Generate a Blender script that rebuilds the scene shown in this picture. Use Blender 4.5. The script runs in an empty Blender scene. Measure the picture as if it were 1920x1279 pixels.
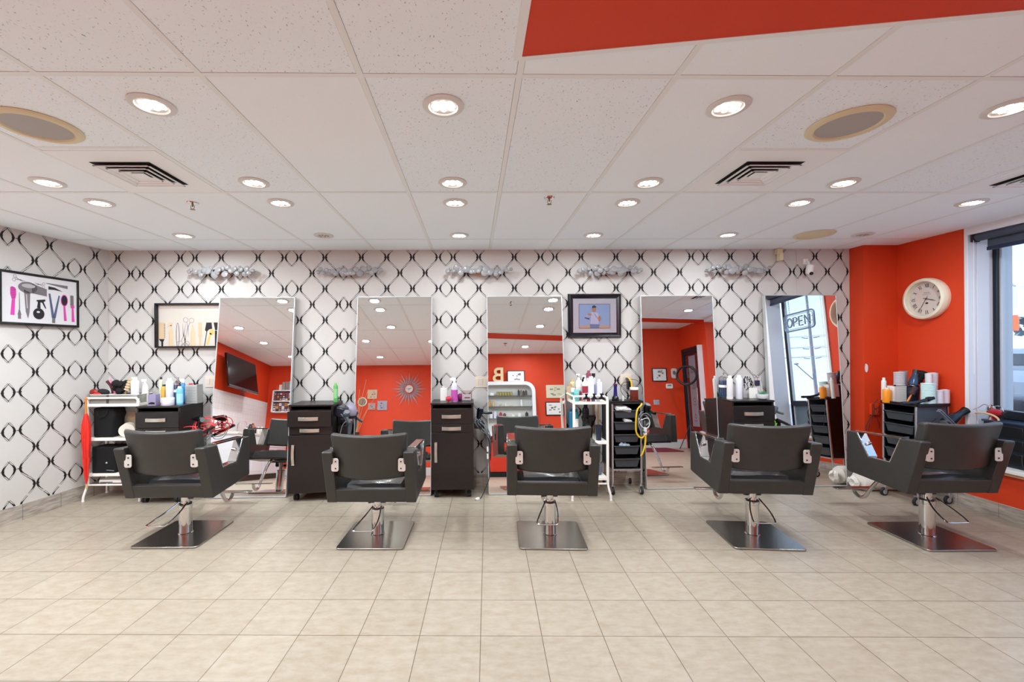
import bpy, bmesh, math, random
from mathutils import Vector, Matrix, Euler
random.seed(7)
PI = math.pi
scene = bpy.context.scene
COL = scene.collection
# ------------------------------------------------------------------ camera
cam_d = bpy.data.cameras.new('camera'); cam = bpy.data.objects.new('camera', cam_d); COL.objects.link(cam)
yaw, roll = math.radians(1.05), -0.0064
Fv = Vector((math.sin(yaw), math.cos(yaw), 0)); R0 = Vector((math.cos(yaw), -math.sin(yaw), 0)); U0 = Vector((0, 0, 1))
Rv = R0*math.cos(roll) + U0*math.sin(roll); Uv = -R0*math.sin(roll) + U0*math.cos(roll)
mt = Matrix((Rv, Uv, -Fv)).transposed().to_4x4(); mt.translation = Vector((0, 0, 1.445)); cam.matrix_world = mt
cam_d.sensor_width = 36; cam_d.lens = 815/1920*36
cam_d.shift_x = (960-902)/1920; cam_d.shift_y = (655-639.5)/1920
cam_d.clip_start = 0.02; cam_d.clip_end = 300
scene.camera = cam
# ------------------------------------------------------------------ world, sun, exposure
vs = scene.view_settings
vs.view_transform = 'Standard'; vs.look = 'None'; vs.gamma = 1; vs.use_curve_mapping = False; vs.exposure = 0.40
w = bpy.data.worlds.new('sky'); scene.world = w; w.use_nodes = True
nt = w.node_tree; nt.nodes.clear()
wo = nt.nodes.new('ShaderNodeOutputWorld'); bg = nt.nodes.new('ShaderNodeBackground'); tc = nt.nodes.new('ShaderNodeTexCoord')
sx = nt.nodes.new('ShaderNodeSeparateXYZ'); cr = nt.nodes.new('ShaderNodeValToRGB')
nt.links.new(tc.outputs['Generated'], sx.inputs[0]); nt.links.new(sx.outputs['Z'], cr.inputs[0]); nt.links.new(cr.outputs[0], bg.inputs[0]); nt.links.new(bg.outputs[0], wo.inputs[0])
e = cr.color_ramp.elements
e[0].position = 0.0; e[0].color = (0.70, 0.85, 1.0, 1); e[1].position = 0.5; e[1].color = (0.40, 0.60, 0.95, 1)
bg.inputs[1].default_value = 1.5
def light(kind, name, loc, energy, color=(1, 1, 1), rot=(0, 0, 0), **kw):
    d = bpy.data.lights.new(name, kind); d.energy = energy; d.color = color
    for k, v in kw.items(): setattr(d, k, v)
    o = bpy.data.objects.new(name, d); COL.objects.link(o); o.location = loc; o.rotation_euler = rot; return o
light('SUN', 'sun', (30, -20, 30), 4.5, (1, 0.96, 0.9), (math.radians(35), math.radians(-32), 0), angle=0.02)
LAMP_W = 9.7
try:
    scene.cycles.use_denoising = True
    scene.cycles.max_bounces = 10; scene.cycles.diffuse_bounces = 6; scene.cycles.glossy_bounces = 6; scene.cycles.transmission_bounces = 8
    scene.cycles.sample_clamp_indirect = 6; scene.cycles.caustics_reflective = True; scene.cycles.caustics_refractive = False
    scene.cycles.blur_glossy = 0.5
except Exception: pass
# ------------------------------------------------------------------ materials
def lin(c):
    if isinstance(c, str):
        c = tuple(int(c[i:i+2], 16)/255 for i in (0, 2, 4))
    return tuple(x/12.92 if x <= 0.04045 else ((x+0.055)/1.055)**2.4 for x in c)
MATS = {}
def mat(name, col='808080', rough=0.5, metal=0.0, spec=0.5, trans=0.0, ior=1.45, emit=None, es=0.0, coat=0.0, noise=0.0, nscale=30, bump=0.0, bscale=200, alpha=1.0, aniso=0.0):
    if name in MATS: return MATS[name]
    m = bpy.data.materials.new(name); m.use_nodes = True; n = m.node_tree.nodes; l = m.node_tree.links
    b = n['Principled BSDF']; c = lin(col)
    b.inputs['Base Color'].default_value = (*c, 1); b.inputs['Roughness'].default_value = rough; b.inputs['Metallic'].default_value = metal
    b.inputs['Specular IOR Level'].default_value = spec; b.inputs['IOR'].default_value = ior
    b.inputs['Transmission Weight'].default_value = trans; b.inputs['Coat Weight'].default_value = coat; b.inputs['Alpha'].default_value = alpha
    b.inputs['Anisotropic'].default_value = aniso
    if emit: b.inputs['Emission Color'].default_value = (*lin(emit), 1); b.inputs['Emission Strength'].default_value = es
    if noise or bump:
        t = n.new('ShaderNodeTexCoord')
    if noise:
        nz = n.new('ShaderNodeTexNoise'); nz.inputs['Scale'].default_value = nscale; nz.inputs['Detail'].default_value = 4
        l.new(t.outputs['Object'], nz.inputs['Vector'])
        mx = n.new('ShaderNodeMix'); mx.data_type = 'RGBA'
        mx.inputs[6].default_value = (*[x*(1-noise) for x in c], 1); mx.inputs[7].default_value = (*[min(1, x*(1+noise)) for x in c], 1)
        l.new(nz.outputs['Fac'], mx.inputs[0]); l.new(mx.outputs[2], b.inputs['Base Color'])
    if bump:
        nb = n.new('ShaderNodeTexNoise'); nb.inputs['Scale'].default_value = bscale; nb.inputs['Detail'].default_value = 3
        l.new(t.outputs['Object'], nb.inputs['Vector'])
        bp = n.new('ShaderNodeBump'); bp.inputs['Strength'].default_value = bump; bp.inputs['Distance'].default_value = 0.002
        l.new(nb.outputs['Fac'], bp.inputs['Height']); l.new(bp.outputs[0], b.inputs['Normal'])
    MATS[name] = m; return m
leather = mat('leather', '343230', 0.36, bump=0.25, bscale=260, noise=0.12, nscale=14)
leather_seat = mat('seat_leather', '2c2b2c', 0.22, coat=.4, bump=0.35, bscale=28)
chrome = mat('chrome', 'd8d8d8', 0.09, 1.0)
steel = mat('brushed_steel', 'a8a49c', 0.26, 1.0, noise=0.08, nscale=6)
alum = mat('aluminium', 'c9ccd0', 0.32, 0.9)
mirror_m = mat('mirror_silver', 'f4f4f2', 0.0, 1.0)
black_wood = mat('black_wood', '1f1a19', 0.33, noise=0.25, nscale=60)
black_pl = mat('black_plastic', '141416', 0.35)
black_gl = mat('black_gloss', '0b0b0d', 0.12)
grey_pl = mat('grey_plastic', '5c6068', 0.4)
dgrey_pl = mat('dark_grey_plastic', '3b3e44', 0.38)
rubber = mat('rubber', '202022', 0.7)
white_pl = mat('white_plastic', 'ece9e6', 0.35)
white_mt = mat('white_enamel', 'efe9e2', 0.3)
white_pt = mat('white_paint', 'dcdae0', 0.5)
cream = mat('cream_plastic', 'ddd0ae', 0.5)
orange_w = mat('orange_wall', 'd03a10', 0.6, noise=0.04, nscale=5)
black_fr = mat('black_frame', '0f0f12', 0.3)
paper = mat('paper', 'e6e2df', 0.7)
glass = mat('glass', 'ffffff', 0.0, trans=1.0, ior=1.45)
def thin_glass(name, tint=(1, 1, 1), fac=0.08):
    m = bpy.data.materials.new(name); m.use_nodes = True; n = m.node_tree.nodes; l = m.node_tree.links; n.remove(n['Principled BSDF'])
    tr = n.new('ShaderNodeBsdfTransparent'); gl = n.new('ShaderNodeBsdfGlossy'); mx = n.new('ShaderNodeMixShader')
    tr.inputs[0].default_value = (*tint, 1); gl.inputs['Roughness'].default_value = 0.01
    mx.inputs[0].default_value = fac; l.new(tr.outputs[0], mx.inputs[1]); l.new(gl.outputs[0], mx.inputs[2]); l.new(mx.outputs[0], n['Material Output'].inputs[0])
    MATS[name] = m; return m
pane_m = thin_glass('window_glass', (0.93, 0.96, 0.98), 0.07)
clear_m = thin_glass('clear_plastic', (0.88, 0.9, 0.92), 0.12)
door_gl = thin_glass('door_glass', (0.55, 0.5, 0.55), 0.12)
frost_m = mat('milky_glass', 'a9a7a9', 0.25, trans=0.25)
# ------------------------------------------------------------------ geometry collector
class G:
    def __init__(s): s.v = []; s.f = []; s.mi = []; s.m = 0; s.T = Matrix.Identity(4)
    def set(s, m): s.m = m; return s
    def xf(s, loc=(0, 0, 0), rot=(0, 0, 0)): s.T = Matrix.Translation(loc) @ Euler(rot).to_matrix().to_4x4(); return s
    def add(s, vs, fs):
        k = len(s.v); s.v += [tuple(s.T @ Vector(p)) for p in vs]; s.f += [tuple(k+i for i in f) for f in fs]; s.mi += [s.m]*len(fs); return s
    def box(s, c, d, rot=None):
        x, y, z = d[0]/2, d[1]/2, d[2]/2
        p = [Vector((a*x, b*y, e*z)) for e in (-1, 1) for b in (-1, 1) for a in (-1, 1)]
        if rot: q = Euler(rot).to_matrix(); p = [q @ a for a in p]
        p = [a + Vector(c) for a in p]
        return s.add(p, [(0, 2, 3, 1), (4, 5, 7, 6), (0, 1, 5, 4), (2, 6, 7, 3), (0, 4, 6, 2), (1, 3, 7, 5)])
    def bb(s, x0, x1, y0, y1, z0, z1): return s.box(((x0+x1)/2, (y0+y1)/2, (z0+z1)/2), (abs(x1-x0), abs(y1-y0), abs(z1-z0)))
    def cyl(s, p0, p1, r0, r1=None, seg=16):
        r1 = r0 if r1 is None else r1; p0, p1 = Vector(p0), Vector(p1); d = (p1-p0).normalized(); a = d.orthogonal().normalized(); b = d.cross(a)
        vs = []
        for p, r in ((p0, r0), (p1, r1)):
            for i in range(seg):
                t = 2*PI*i/seg; vs.append(p + (a*math.cos(t)+b*math.sin(t))*r)
        fs = [(i, (i+1) % seg, seg+(i+1) % seg, seg+i) for i in range(seg)] + [tuple(reversed(range(seg))), tuple(range(seg, 2*seg))]
        return s.add(vs, fs)
    def tube(s, pts, r, seg=8, closed=False):
        P = [Vector(p) for p in pts]; n = len(P); vs = []; a = None
        for i in range(n):
            if closed: d = (P[(i+1) % n]-P[i-1]).normalized()
            else: d = (P[min(i+1, n-1)]-P[max(i-1, 0)]).normalized()
            if a is None: a = d.orthogonal().normalized()
            else:
                a = (a - d*a.dot(d)); a = a.normalized() if a.length > 1e-6 else d.orthogonal().normalized()
            b = d.cross(a)
            for k in range(seg):
                t = 2*PI*k/seg; vs.append(P[i]+(a*math.cos(t)+b*math.sin(t))*r)
        fs = []
        for i in range(n if closed else n-1):
            j = (i+1) % n
            for k in range(seg): fs.append((i*seg+k, i*seg+(k+1) % seg, j*seg+(k+1) % seg, j*seg+k))
        if not closed: fs += [tuple(reversed(range(seg))), tuple(range((n-1)*seg, n*seg))]
        return s.add(vs, fs)
    def lathe(s, prof, c=(0, 0, 0), seg=20, axis='z'):
        vs = []; fs = []
        for (r, z) in prof:
            for k in range(seg):
                t = 2*PI*k/seg; x, y = r*math.cos(t), r*math.sin(t)
                p = (x, y, z) if axis == 'z' else ((z, x, y) if axis == 'x' else (x, z, y))
                vs.append(Vector(p)+Vector(c))
        n = len(prof)
        for i in range(n-1):
            for k in range(seg): fs.append((i*seg+k, i*seg+(k+1) % seg, (i+1)*seg+(k+1) % seg, (i+1)*seg+k))
        fs += [tuple(reversed(range(seg))), tuple(range((n-1)*seg, n*seg))]
        return s.add(vs, fs)
    def ball(s, c, r, sc=(1, 1, 1), seg=12, rings=8):
        vs = []; fs = []
        for i in range(1, rings):
            ph = PI*i/rings
            for k in range(seg):
                t = 2*PI*k/seg; vs.append(Vector((r*sc[0]*math.sin(ph)*math.cos(t), r*sc[1]*math.sin(ph)*math.sin(t), r*sc[2]*math.cos(ph)))+Vector(c))
        a = len(vs); vs += [Vector(c)+Vector((0, 0, r*sc[2])), Vector(c)-Vector((0, 0, r*sc[2]))]
        for i in range(rings-2):
            for k in range(seg): fs.append((i*seg+k, (i+1)*seg+k, (i+1)*seg+(k+1) % seg, i*seg+(k+1) % seg))
        for k in range(seg):
            fs.append((a, k, (k+1) % seg)); fs.append((a+1, (rings-2)*seg+(k+1) % seg, (rings-2)*seg+k))
        return s.add(vs, fs)
    def prism(s, poly, axis, d0, d1):
        n = len(poly); ar = sum(poly[i][0]*poly[(i+1) % n][1]-poly[(i+1) % n][0]*poly[i][1] for i in range(n))
        if ar < 0: poly = poly[::-1]
        def P(p, d): return {'x': (d, p[0], p[1]), 'y': (p[0], d, p[1]), 'z': (p[0], p[1], d)}[axis]
        vs = [P(p, d0) for p in poly]+[P(p, d1) for p in poly]
        fs = [tuple(reversed(range(n))), tuple(range(n, 2*n))]+[(i, (i+1) % n, n+(i+1) % n, n+i) for i in range(n)]
        return s.add(vs, fs)
    def quad(s, a, b, c, d): return s.add([a, b, c, d], [(0, 1, 2, 3)])
    def poly(s, pts): return s.add(pts, [tuple(range(len(pts)))])
    def build(s, name, mats, parent=None, bevel=0, seg=2, loc=None, rz=0, ang=35, recalc=True):
        me = bpy.data.meshes.new(name); me.from_pydata(s.v, [], s.f)
        mats = mats if isinstance(mats, (list, tuple)) else [mats]
        for m in mats: me.materials.append(m)
        for p, i in zip(me.polygons, s.mi): p.material_index = i
        if recalc:
            bm = bmesh.new(); bm.from_mesh(me); bmesh.ops.recalc_face_normals(bm, faces=bm.faces); bm.to_mesh(me); bm.free()
        me.polygons.foreach_set('use_smooth', [True]*len(me.polygons))
        me.set_sharp_from_angle(angle=math.radians(ang)); me.update()
        o = bpy.data.objects.new(name, me); COL.objects.link(o)
        if parent: o.parent = parent
        if loc is not None: o.location = loc
        o.rotation_euler.z = rz
        if bevel:
            b = o.modifiers.new('bevel', 'BEVEL'); b.width = bevel; b.segments = seg; b.limit_method = 'ANGLE'; b.angle_limit = math.radians(40)
        return o
def tag(o, label=None, cat=None, group=None, kind=None):
    if label: o['label'] = label
    if cat: o['category'] = cat
    if group: o['group'] = group
    if kind: o['kind'] = kind
    return o
def thing(name, label, cat, loc=(0, 0, 0), rz=0, group=None):
    o = bpy.data.objects.new(name, None); COL.objects.link(o); o.empty_display_size = 0.05
    o.location = loc; o.rotation_euler = (0, 0, rz); return tag(o, label, cat, group)
def struct(g, name, mats, **k): return tag(g.build(name, mats, **k), kind='structure')
def dup(root, loc, rz, label, group=None):
    r = root.copy(); COL.objects.link(r); r.location = loc; r.rotation_euler = (0, 0, rz); r['label'] = label
    if group: r['group'] = group
    for ch in list(root.children):
        c = ch.copy(); COL.objects.link(c); c.parent = r
        for gch in list(ch.children):
            d = gch.copy(); COL.objects.link(d); d.parent = c
    return r
def arc(cx, cy, r, a0, a1, n): return [(cx+r*math.cos(math.radians(a0+(a1-a0)*i/n)), cy+r*math.sin(math.radians(a0+(a1-a0)*i/n))) for i in range(n+1)]
def rrect(x0, x1, y0, y1, r, n=5):
    return arc(x1-r, y1-r, r, 0, 90, n)+arc(x0+r, y1-r, r, 90, 180, n)+arc(x0+r, y0+r, r, 180, 270, n)+arc(x1-r, y0+r, r, 270, 360, n)
def wig(a, b, n, amp, seed):
    rr = random.Random(seed); a, b = Vector(a), Vector(b)
    return [a.lerp(b, i/n)+(Vector((rr.uniform(-1, 1), rr.uniform(-1, 1), rr.uniform(-1, 1)))*amp if 0 < i < n else Vector((0, 0, 0))) for i in range(n+1)]
def smooth_path(pts, sub=4, closed=False):
    P = [Vector(p) for p in pts]; n = len(P); out = []
    for i in range(n if closed else n-1):
        p0 = P[(i-1) % n] if closed or i > 0 else P[0]; p1 = P[i]; p2 = P[(i+1) % n]; p3 = P[(i+2) % n] if closed or i+2 < n else P[-1]
        for k in range(sub):
            t = k/sub; out.append(0.5*((2*p1)+(-p0+p2)*t+(2*p0-5*p1+4*p2-p3)*t*t+(-p0+3*p1-3*p2+p3)*t**3))
    if not closed: out.append(P[-1])
    return out
# ================================================================== SETTING
H = 2.5; WY = 4.60; RX = 4.41
def tile_floor():
    m = bpy.data.materials.new('floor_tiles'); m.use_nodes = True; n = m.node_tree.nodes; l = m.node_tree.links; b = n['Principled BSDF']
    t = n.new('ShaderNodeTexCoord'); mp = n.new('ShaderNodeMapping'); mp.inputs['Rotation'].default_value = (0, 0, math.radians(1.9))
    a = math.radians(1.9); ax, ay = 0.06, 3.13
    mp.inputs['Location'].default_value = (-(ax*math.cos(a)-ay*math.sin(a))+6.16, -(ax*math.sin(a)+ay*math.cos(a))+6.26, 0)
    l.new(t.outputs['Object'], mp.inputs['Vector'])
    br = n.new('ShaderNodeTexBrick'); br.offset = 0; br.squash = 1
    br.inputs['Scale'].default_value = 1; br.inputs['Brick Width'].default_value = 0.308; br.inputs['Row Height'].default_value = 0.313
    br.inputs['Mortar Size'].default_value = 0.0022; br.inputs['Mortar Smooth'].default_value = 0.1; br.inputs['Bias'].default_value = 0
    br.inputs['Color1'].default_value = (*lin('a59889'), 1); br.inputs['Color2'].default_value = (*lin('a09384'), 1); br.inputs['Mortar'].default_value = (*lin('6f6153'), 1)
    l.new(mp.outputs[0], br.inputs['Vector'])
    mp2 = n.new('ShaderNodeMapping'); mp2.inputs['Scale'].default_value = (1, 2.2, 1); l.new(t.outputs['Object'], mp2.inputs['Vector'])
    nz = n.new('ShaderNodeTexNoise'); nz.inputs['Scale'].default_value = 11; nz.inputs['Detail'].default_value = 8; nz.inputs['Roughness'].default_value = 0.7
    l.new(mp2.outputs[0], nz.inputs['Vector'])
    rp = n.new('ShaderNodeValToRGB'); rp.color_ramp.elements[0].position = 0.32; rp.color_ramp.elements[1].position = 0.62
    rp.color_ramp.elements[0].color = (0.76, 0.70, 0.62, 1); rp.color_ramp.elements[1].color = (1, 1, 1, 1); l.new(nz.outputs['Fac'], rp.inputs[0])
    mx = n.new('ShaderNodeMix'); mx.data_type = 'RGBA'; mx.blend_type = 'MULTIPLY'; mx.inputs[0].default_value = 0.75
    l.new(br.outputs['Color'], mx.inputs[6]); l.new(rp.outputs[0], mx.inputs[7]); l.new(mx.outputs[2], b.inputs['Base Color'])
    b.inputs['Roughness'].default_value = 0.36; b.inputs['Specular IOR Level'].default_value = 0.4
    bp = n.new('ShaderNodeBump'); bp.invert = True; bp.inputs['Strength'].default_value = 0.5; bp.inputs['Distance'].default_value = 0.002
    l.new(br.outputs['Fac'], bp.inputs['Height']); l.new(bp.outputs[0], b.inputs['Normal'])
    return m
floor_m = tile_floor()
g = G(); g.bb(-4.85, 4.95, -1.35, 4.75, -0.12, 0); struct(g, 'floor', floor_m)
def ceil_mat(name, fissure, col):
    m = bpy.data.materials.new(name); m.use_nodes = True; n = m.node_tree.nodes; l = m.node_tree.links; b = n['Principled BSDF']
    t = n.new('ShaderNodeTexCoord'); mp = n.new('ShaderNodeMapping'); mp.inputs['Scale'].default_value = (1, 0.62, 1); mp.inputs['Rotation'].default_value = (0, 0, 0.6)
    l.new(t.outputs['Object'], mp.inputs['Vector'])
    nz = n.new('ShaderNodeTexNoise'); nz.inputs['Scale'].default_value = 130; nz.inputs['Detail'].default_value = 2.5; nz.inputs['Roughness'].default_value = 0.6
    nz.inputs['Distortion'].default_value = 0.6
    l.new(mp.outputs[0], nz.inputs['Vector'])
    rp = n.new('ShaderNodeValToRGB'); el = rp.color_ramp.elements; c = lin(col)
    el[0].position = 0.31 if fissure else 0.2; el[0].color = (*[x*0.45 for x in c], 1); el[1].position = 0.36 if fissure else 0.3; el[1].color = (*c, 1)
    l.new(nz.outputs['Fac'], rp.inputs[0]); l.new(rp.outputs[0], b.inputs['Base Color']); b.inputs['Roughness'].default_value = 0.9
    bp = n.new('ShaderNodeBump'); bp.inputs['Strength'].default_value = 0.25; bp.inputs['Distance'].default_value = 0.002; l.new(nz.outputs['Fac'], bp.inputs['Height']); l.new(bp.outputs[0], b.inputs['Normal'])
    return m
ct_a = ceil_mat('ceiling_tile_fissured', True, 'f0f8ff'); ct_b = ceil_mat('ceiling_tile_plain', False, 'f2f9ff')
tee_m = mat('ceiling_grid', 'eaeeef', 0.5)
seam_m = mat('tile_seam', 'a8a6a4', 0.9)
rows = [1.675+1.245*k for k in range(-3, 3)]
cols = [0.185+0.61*k for k in range(-9, 9)]
g = G(); g.bb(-4.85, 4.95, -1.35, 4.75, H+0.012, H+0.12)
xs = [-4.85]+[c for c in cols if -4.8 < c < 4.5]+[4.6]; ys = [-1.35]+[r for r in rows if -1.3 < r < 4.6]+[4.7]
rr = random.Random(3)
for i in range(len(xs)-1):
    for j in range(len(ys)-1):
        xm, ym = (xs[i]+xs[i+1])/2, (ys[j]+ys[j+1])/2
        fis = (ym < 1.7) or (ym < 2.9 and rr.random() < 0.55)
        if 0.2 < xm < 2.6 and 1.0 < ym < 1.7: fis = False
        g.set(0 if fis else 1)
        g.bb(xs[i]+0.0135, xs[i+1]-0.0135, ys[j]+0.0135, ys[j+1]-0.0135, H-0.001, H+0.014)
g.set(3); g.bb(-4.85, 4.6, -1.35, 4.7, H+0.006, H+0.011)
g.set(2)
for x in xs[1:-1]: g.bb(x-0.012, x+0.012, -1.3, 4.6, H-0.003, H+0.01)
for y in ys[1:-1]: g.bb(-4.8, 4.45, y-0.012, y+0.012, H-0.0025, H+0.01)
for xa in (-2.255, 1.405): g.bb(xa, xa+0.61, 2.27, 2.294, H-0.0025, H+0.01)
struct(g, 'ceiling', [ct_a, ct_b, tee_m, seam_m], recalc=False)
# orange strip along the ceiling, skewed to the grid
g = G()
def by(x, o): return 1.54-0.15*(x-0.18)-o
p = [(0.18, by(0.18, 0)), (RX+0.1, by(RX+0.1, 0)), (RX+0.1, by(RX+0.1, .36)), (0.18, by(0.18, .36))]
g.set(0).prism(p, 'z', H-0.016, H+0.01)
g.set(1).prism([(0.18, by(.18, 0)+.022), (RX, by(RX, 0)+.022), (RX, by(RX, 0)), (0.18, by(.18, 0))], 'z', H-0.018, H+0.01)
g.prism([(0.18, by(.18, .36)), (RX, by(RX, .36)), (RX, by(RX, .38)), (0.18, by(.18, .38))], 'z', H-0.018, H+0.01)
g.prism([(0.152, by(.18, 0)+.022), (0.18, by(.18, 0)+.022), (0.18, by(.18, .38)), (0.152, by(.18, .38))], 'z', H-0.018, H+0.01)
struct(g, 'trim_1', [orange_w, tee_m])
# ---- wallpaper pattern
wp_m = mat('wallpaper', 'c6c0bc', 0.75, bump=0.12, bscale=500)
ink_m = mat('wallpaper_ink', '1d1416', 0.6)
TX = [(180, -3.925), (255, -3.51), (352, -2.977), (450, -2.436), (547, -1.898), (644, -1.358), (836, -0.282), (932, 0.26), (1027, 0.798), (1122, 1.339), (1309, 2.41), (1495, 3.484), (1620, 4.21)]
def px2x(p):
    for (a, A), (b, B) in zip(TX, TX[1:]):
        if p <= b: return A+(B-A)*(p-a)/(b-a)
    return TX[-1][1]
HP = 0.1645; Z0 = 2.42
def line_pts(fn, z0, z1, n=11): return [(fn(z0+(z1-z0)*i/n), z0+(z1-z0)*i/n) for i in range(n+1)]
def band(g, mp, pts, nodes, hw=0.0062, lw=0.0034, side=1, bulge=0.0050):
    """two thin lines either side of a path, filled near the pinch heights"""
    N = len(pts); nm = []
    for i in range(N):
        a = pts[max(i-1, 0)]; b = pts[min(i+1, N-1)]; dx, dz = b[0]-a[0], b[1]-a[1]; L = math.hypot(dx, dz) or 1
        nm.append((dz/L, -dx/L))
    def P(i, o): return mp(pts[i][0]+nm[i][0]*o, pts[i][1]+nm[i][1]*o)
    for i in range(N-1):
        for s in (-1, 1):
            q = lw*(1.3 if s == -side else .65)
            g.quad(P(i, s*hw-q/2), P(i, s*hw+q/2), P(i+1, s*hw+q/2), P(i+1, s*hw-q/2))
        f = []
        for k in (i, i+1):
            d = min(abs(pts[k][1]-z) for z in nodes); f.append(max(0, min(1, (0.060-d)/0.036)))
        if f[0] > 0 or f[1] > 0:
            def O(k, ff):
                d = min(abs(pts[k][1]-z) for z in nodes); return -side*hw+side*ff*2*hw+side*bulge*max(0, 1-d/0.038)
            def I(k): 
                d = min(abs(pts[k][1]-z) for z in nodes); return -side*(hw+0.0022*max(0, 1-d/0.045))
            g.quad(P(i, I(i)), P(i, O(i, f[0])), P(i+1, O(i+1, f[1])), P(i+1, I(i+1)))
def wallpaper(g, mp, groups, lenses, zlo=0.135, zhi=2.497):
    rowz = {0: [Z0+0.329-0.329*k for k in range(0, 10)], 1: [Z0+0.329+HP-0.329*k for k in range(0, 10)]}
    allz = sorted(rowz[0]+rowz[1], reverse=True); gp = 0.0125
    for grp in groups:
        for (xa, pa), (xb, pb) in zip(grp, grp[1:]):
            for za, zb in zip(allz, allz[1:]):
                par_a = 0 if any(abs(za-z) < 1e-6 for z in rowz[0]) else 1
                def fn(z, za=za, par_a=par_a):
                    t = max(0, min(1, (za-z)/HP)); e = (1-math.cos(PI*t))/4+t**3*(6*t*t-15*t+10)/2
                    at_a = (1-e) if par_a == pa else e
                    return (xb-gp)*(1-at_a)+(xa+gp)*at_a
                a, b = min(za, zhi), max(zb, zlo)
                if a-b < 0.004: continue
                pts = line_pts(fn, a, b, 12)
                mid = (za+zb)/2
                up = [p for p in pts if p[1] >= mid]; dn = [p for p in pts if p[1] <= mid]
                for seq, zz, par in ((up, za, par_a), (dn, zb, 1-par_a)):
                    if len(seq) > 1: band(g, mp, seq, [zz], side=(1 if par == pa else -1))
        for (x, par) in grp:
            for z in rowz[par]:
                if zlo+0.01 < z < zhi-0.01:
                    g.quad(mp(x-gp, z-.003), mp(x+gp, z-.003), mp(x+gp, z+.003), mp(x-gp, z+.003))
                    for s in (-1, 1):
                        c = x+s*(gp+0.0095); g.poly([mp(c+0.006*math.cos(k*PI/3), z+0.0065*math.sin(k*PI/3)) for k in range(6)])
    for (x, par, a, h) in lenses:
        for z in rowz[par]:
            if z-h > zhi or z+h < zlo: continue
            for s in (-1, 1):
                def fn(q): 
                    t = max(-1, min(1, (q-z)/h)); return x+s*a*(math.cos(PI/2*t))
                hi, lo = min(z+h, zhi), max(z-h, zlo)
                if hi-lo < 0.01: continue
                band(g, mp, line_pts(fn, hi, lo, 14), [z], side=(-1 if s > 0 else 1), hw=0.0058)
                if zlo < z < zhi: g.poly([mp(x+s*(a-.006)+0.006*math.cos(k*PI/3), z+0.006*math.sin(k*PI/3)) for k in range(6)])
gp_px = [[(197, 1), (221, 0), (245, 1)], [(265, 1), (289, 0), (314, 1), (338, 0)], [(366, 0), (390, 1), (415, 0), (438, 1)], [(459, 1), (484, 0), (509, 1), (532.5, 0)],
         [(561, 0), (585, 1), (609, 0), (634, 1)], [(654, 1), (677.5, 0), (701, 1), (725, 0), (749.5, 1), (773, 0), (797, 1), (821, 0)],
         [(850, 0), (874, 1), (897.5, 0), (922, 1)], [(942, 1), (964, 0), (989, 1), (1012.5, 0)], [(1041, 0), (1065, 1), (1089, 0), (1112, 1)],
         [(1132, 1), (1154.5, 0), (1178, 1), (1201, 0), (1225, 1), (1249, 0), (1274, 1), (1295, 0)],
         [(1322.5, 0), (1346, 1), (1369, 0), (1393, 1), (1416, 0), (1440, 1), (1463, 0), (1484, 1)], [(1505, 1), (1528, 0), (1551, 1), (1574, 0), (1591, 1)]]
groups = [[(px2x(p), q) for p, q in gr] for gr in gp_px]
BIG, SML = (0.062, 0.093), (0.042, 0.078)
lens = [(px2x(p), q, *s) for p, q, s in ((255, 1, SML), (352, 0, BIG), (450, 1, SML), (547, 0, BIG), (644, 1, SML), (836, 0, BIG), (932, 1, SML), (1027, 0, BIG), (1122, 1, SML), (1309, 0, BIG), (1495, 1, SML))]
g = G(); g.bb(-3.95, 4.05, WY, WY+0.12, 0, H+0.005); g.set(1)
wallpaper(g, lambda x, z: (min(x, 4.048), WY-0.0012, z), groups, lens)
struct(g, 'wall_far', [wp_m, ink_m], recalc=False)
# left papered wall, slightly splayed
ang_l = math.atan2(0.13, 1.0); P0 = Vector((-3.80, 4.60, 0)); dl = Vector((-math.sin(ang_l), -math.cos(ang_l), 0)); nl = Vector((math.cos(ang_l), -math.sin(ang_l), 0))
def lw(s, z, o=0.0): p = P0+dl*s+nl*o; return (p.x, p.y, z)
g = G()
L = 1.42
a, b = lw(-0.0, 0), lw(L, 0); c, d = lw(L, 0, -0.1), lw(0, 0, -0.1)
g.prism([(a[0], a[1]), (b[0], b[1]), (c[0], c[1]), (d[0], d[1])], 'z', 0, H+0.005); g.set(1)
def yy(y): return (4.60-y)/math.cos(ang_l)
lg = [[(0.02, 1), (yy(4.47), 0), (yy(4.35), 1)], [(yy(4.185), 1), (yy(4.05), 0), (yy(3.93), 1), (yy(3.80), 0)], [(yy(3.66), 0), (yy(3.53), 1), (yy(3.40), 0), (yy(3.28), 1)]]
wallpaper(g, lambda s, z: lw(s, z, 0.0012), lg, [(yy(4.268), 1, *BIG), (yy(3.73), 0, *SML)])
struct(g, 'wall_left', [wp_m, ink_m], recalc=False)
XL = -4.72
e_ = lw(L, 0)
white_w = mat('white_wall', 'dedad6', 0.6)
g = G(); g.bb(XL-0.02, e_[0], e_[1]-0.02, e_[1]+0.1, 0, H+0.005); struct(g, 'wall_left_return', white_w)
wt_m = bpy.data.materials.new('white_wall_tiles'); wt_m.use_nodes = True
n = wt_m.node_tree.nodes; l = wt_m.node_tree.links; br = n.new('ShaderNodeTexBrick'); tcn = n.new('ShaderNodeTexCoord'); mpn = n.new('ShaderNodeMapping'); mpn.inputs['Rotation'].default_value = (0, PI/2, 0)
l.new(tcn.outputs['Object'], mpn.inputs[0]); l.new(mpn.outputs[0], br.inputs['Vector']); br.inputs['Scale'].default_value = 1; br.inputs['Brick Width'].default_value = 0.1; br.inputs['Row Height'].default_value = 0.1; br.offset = 0
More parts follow.
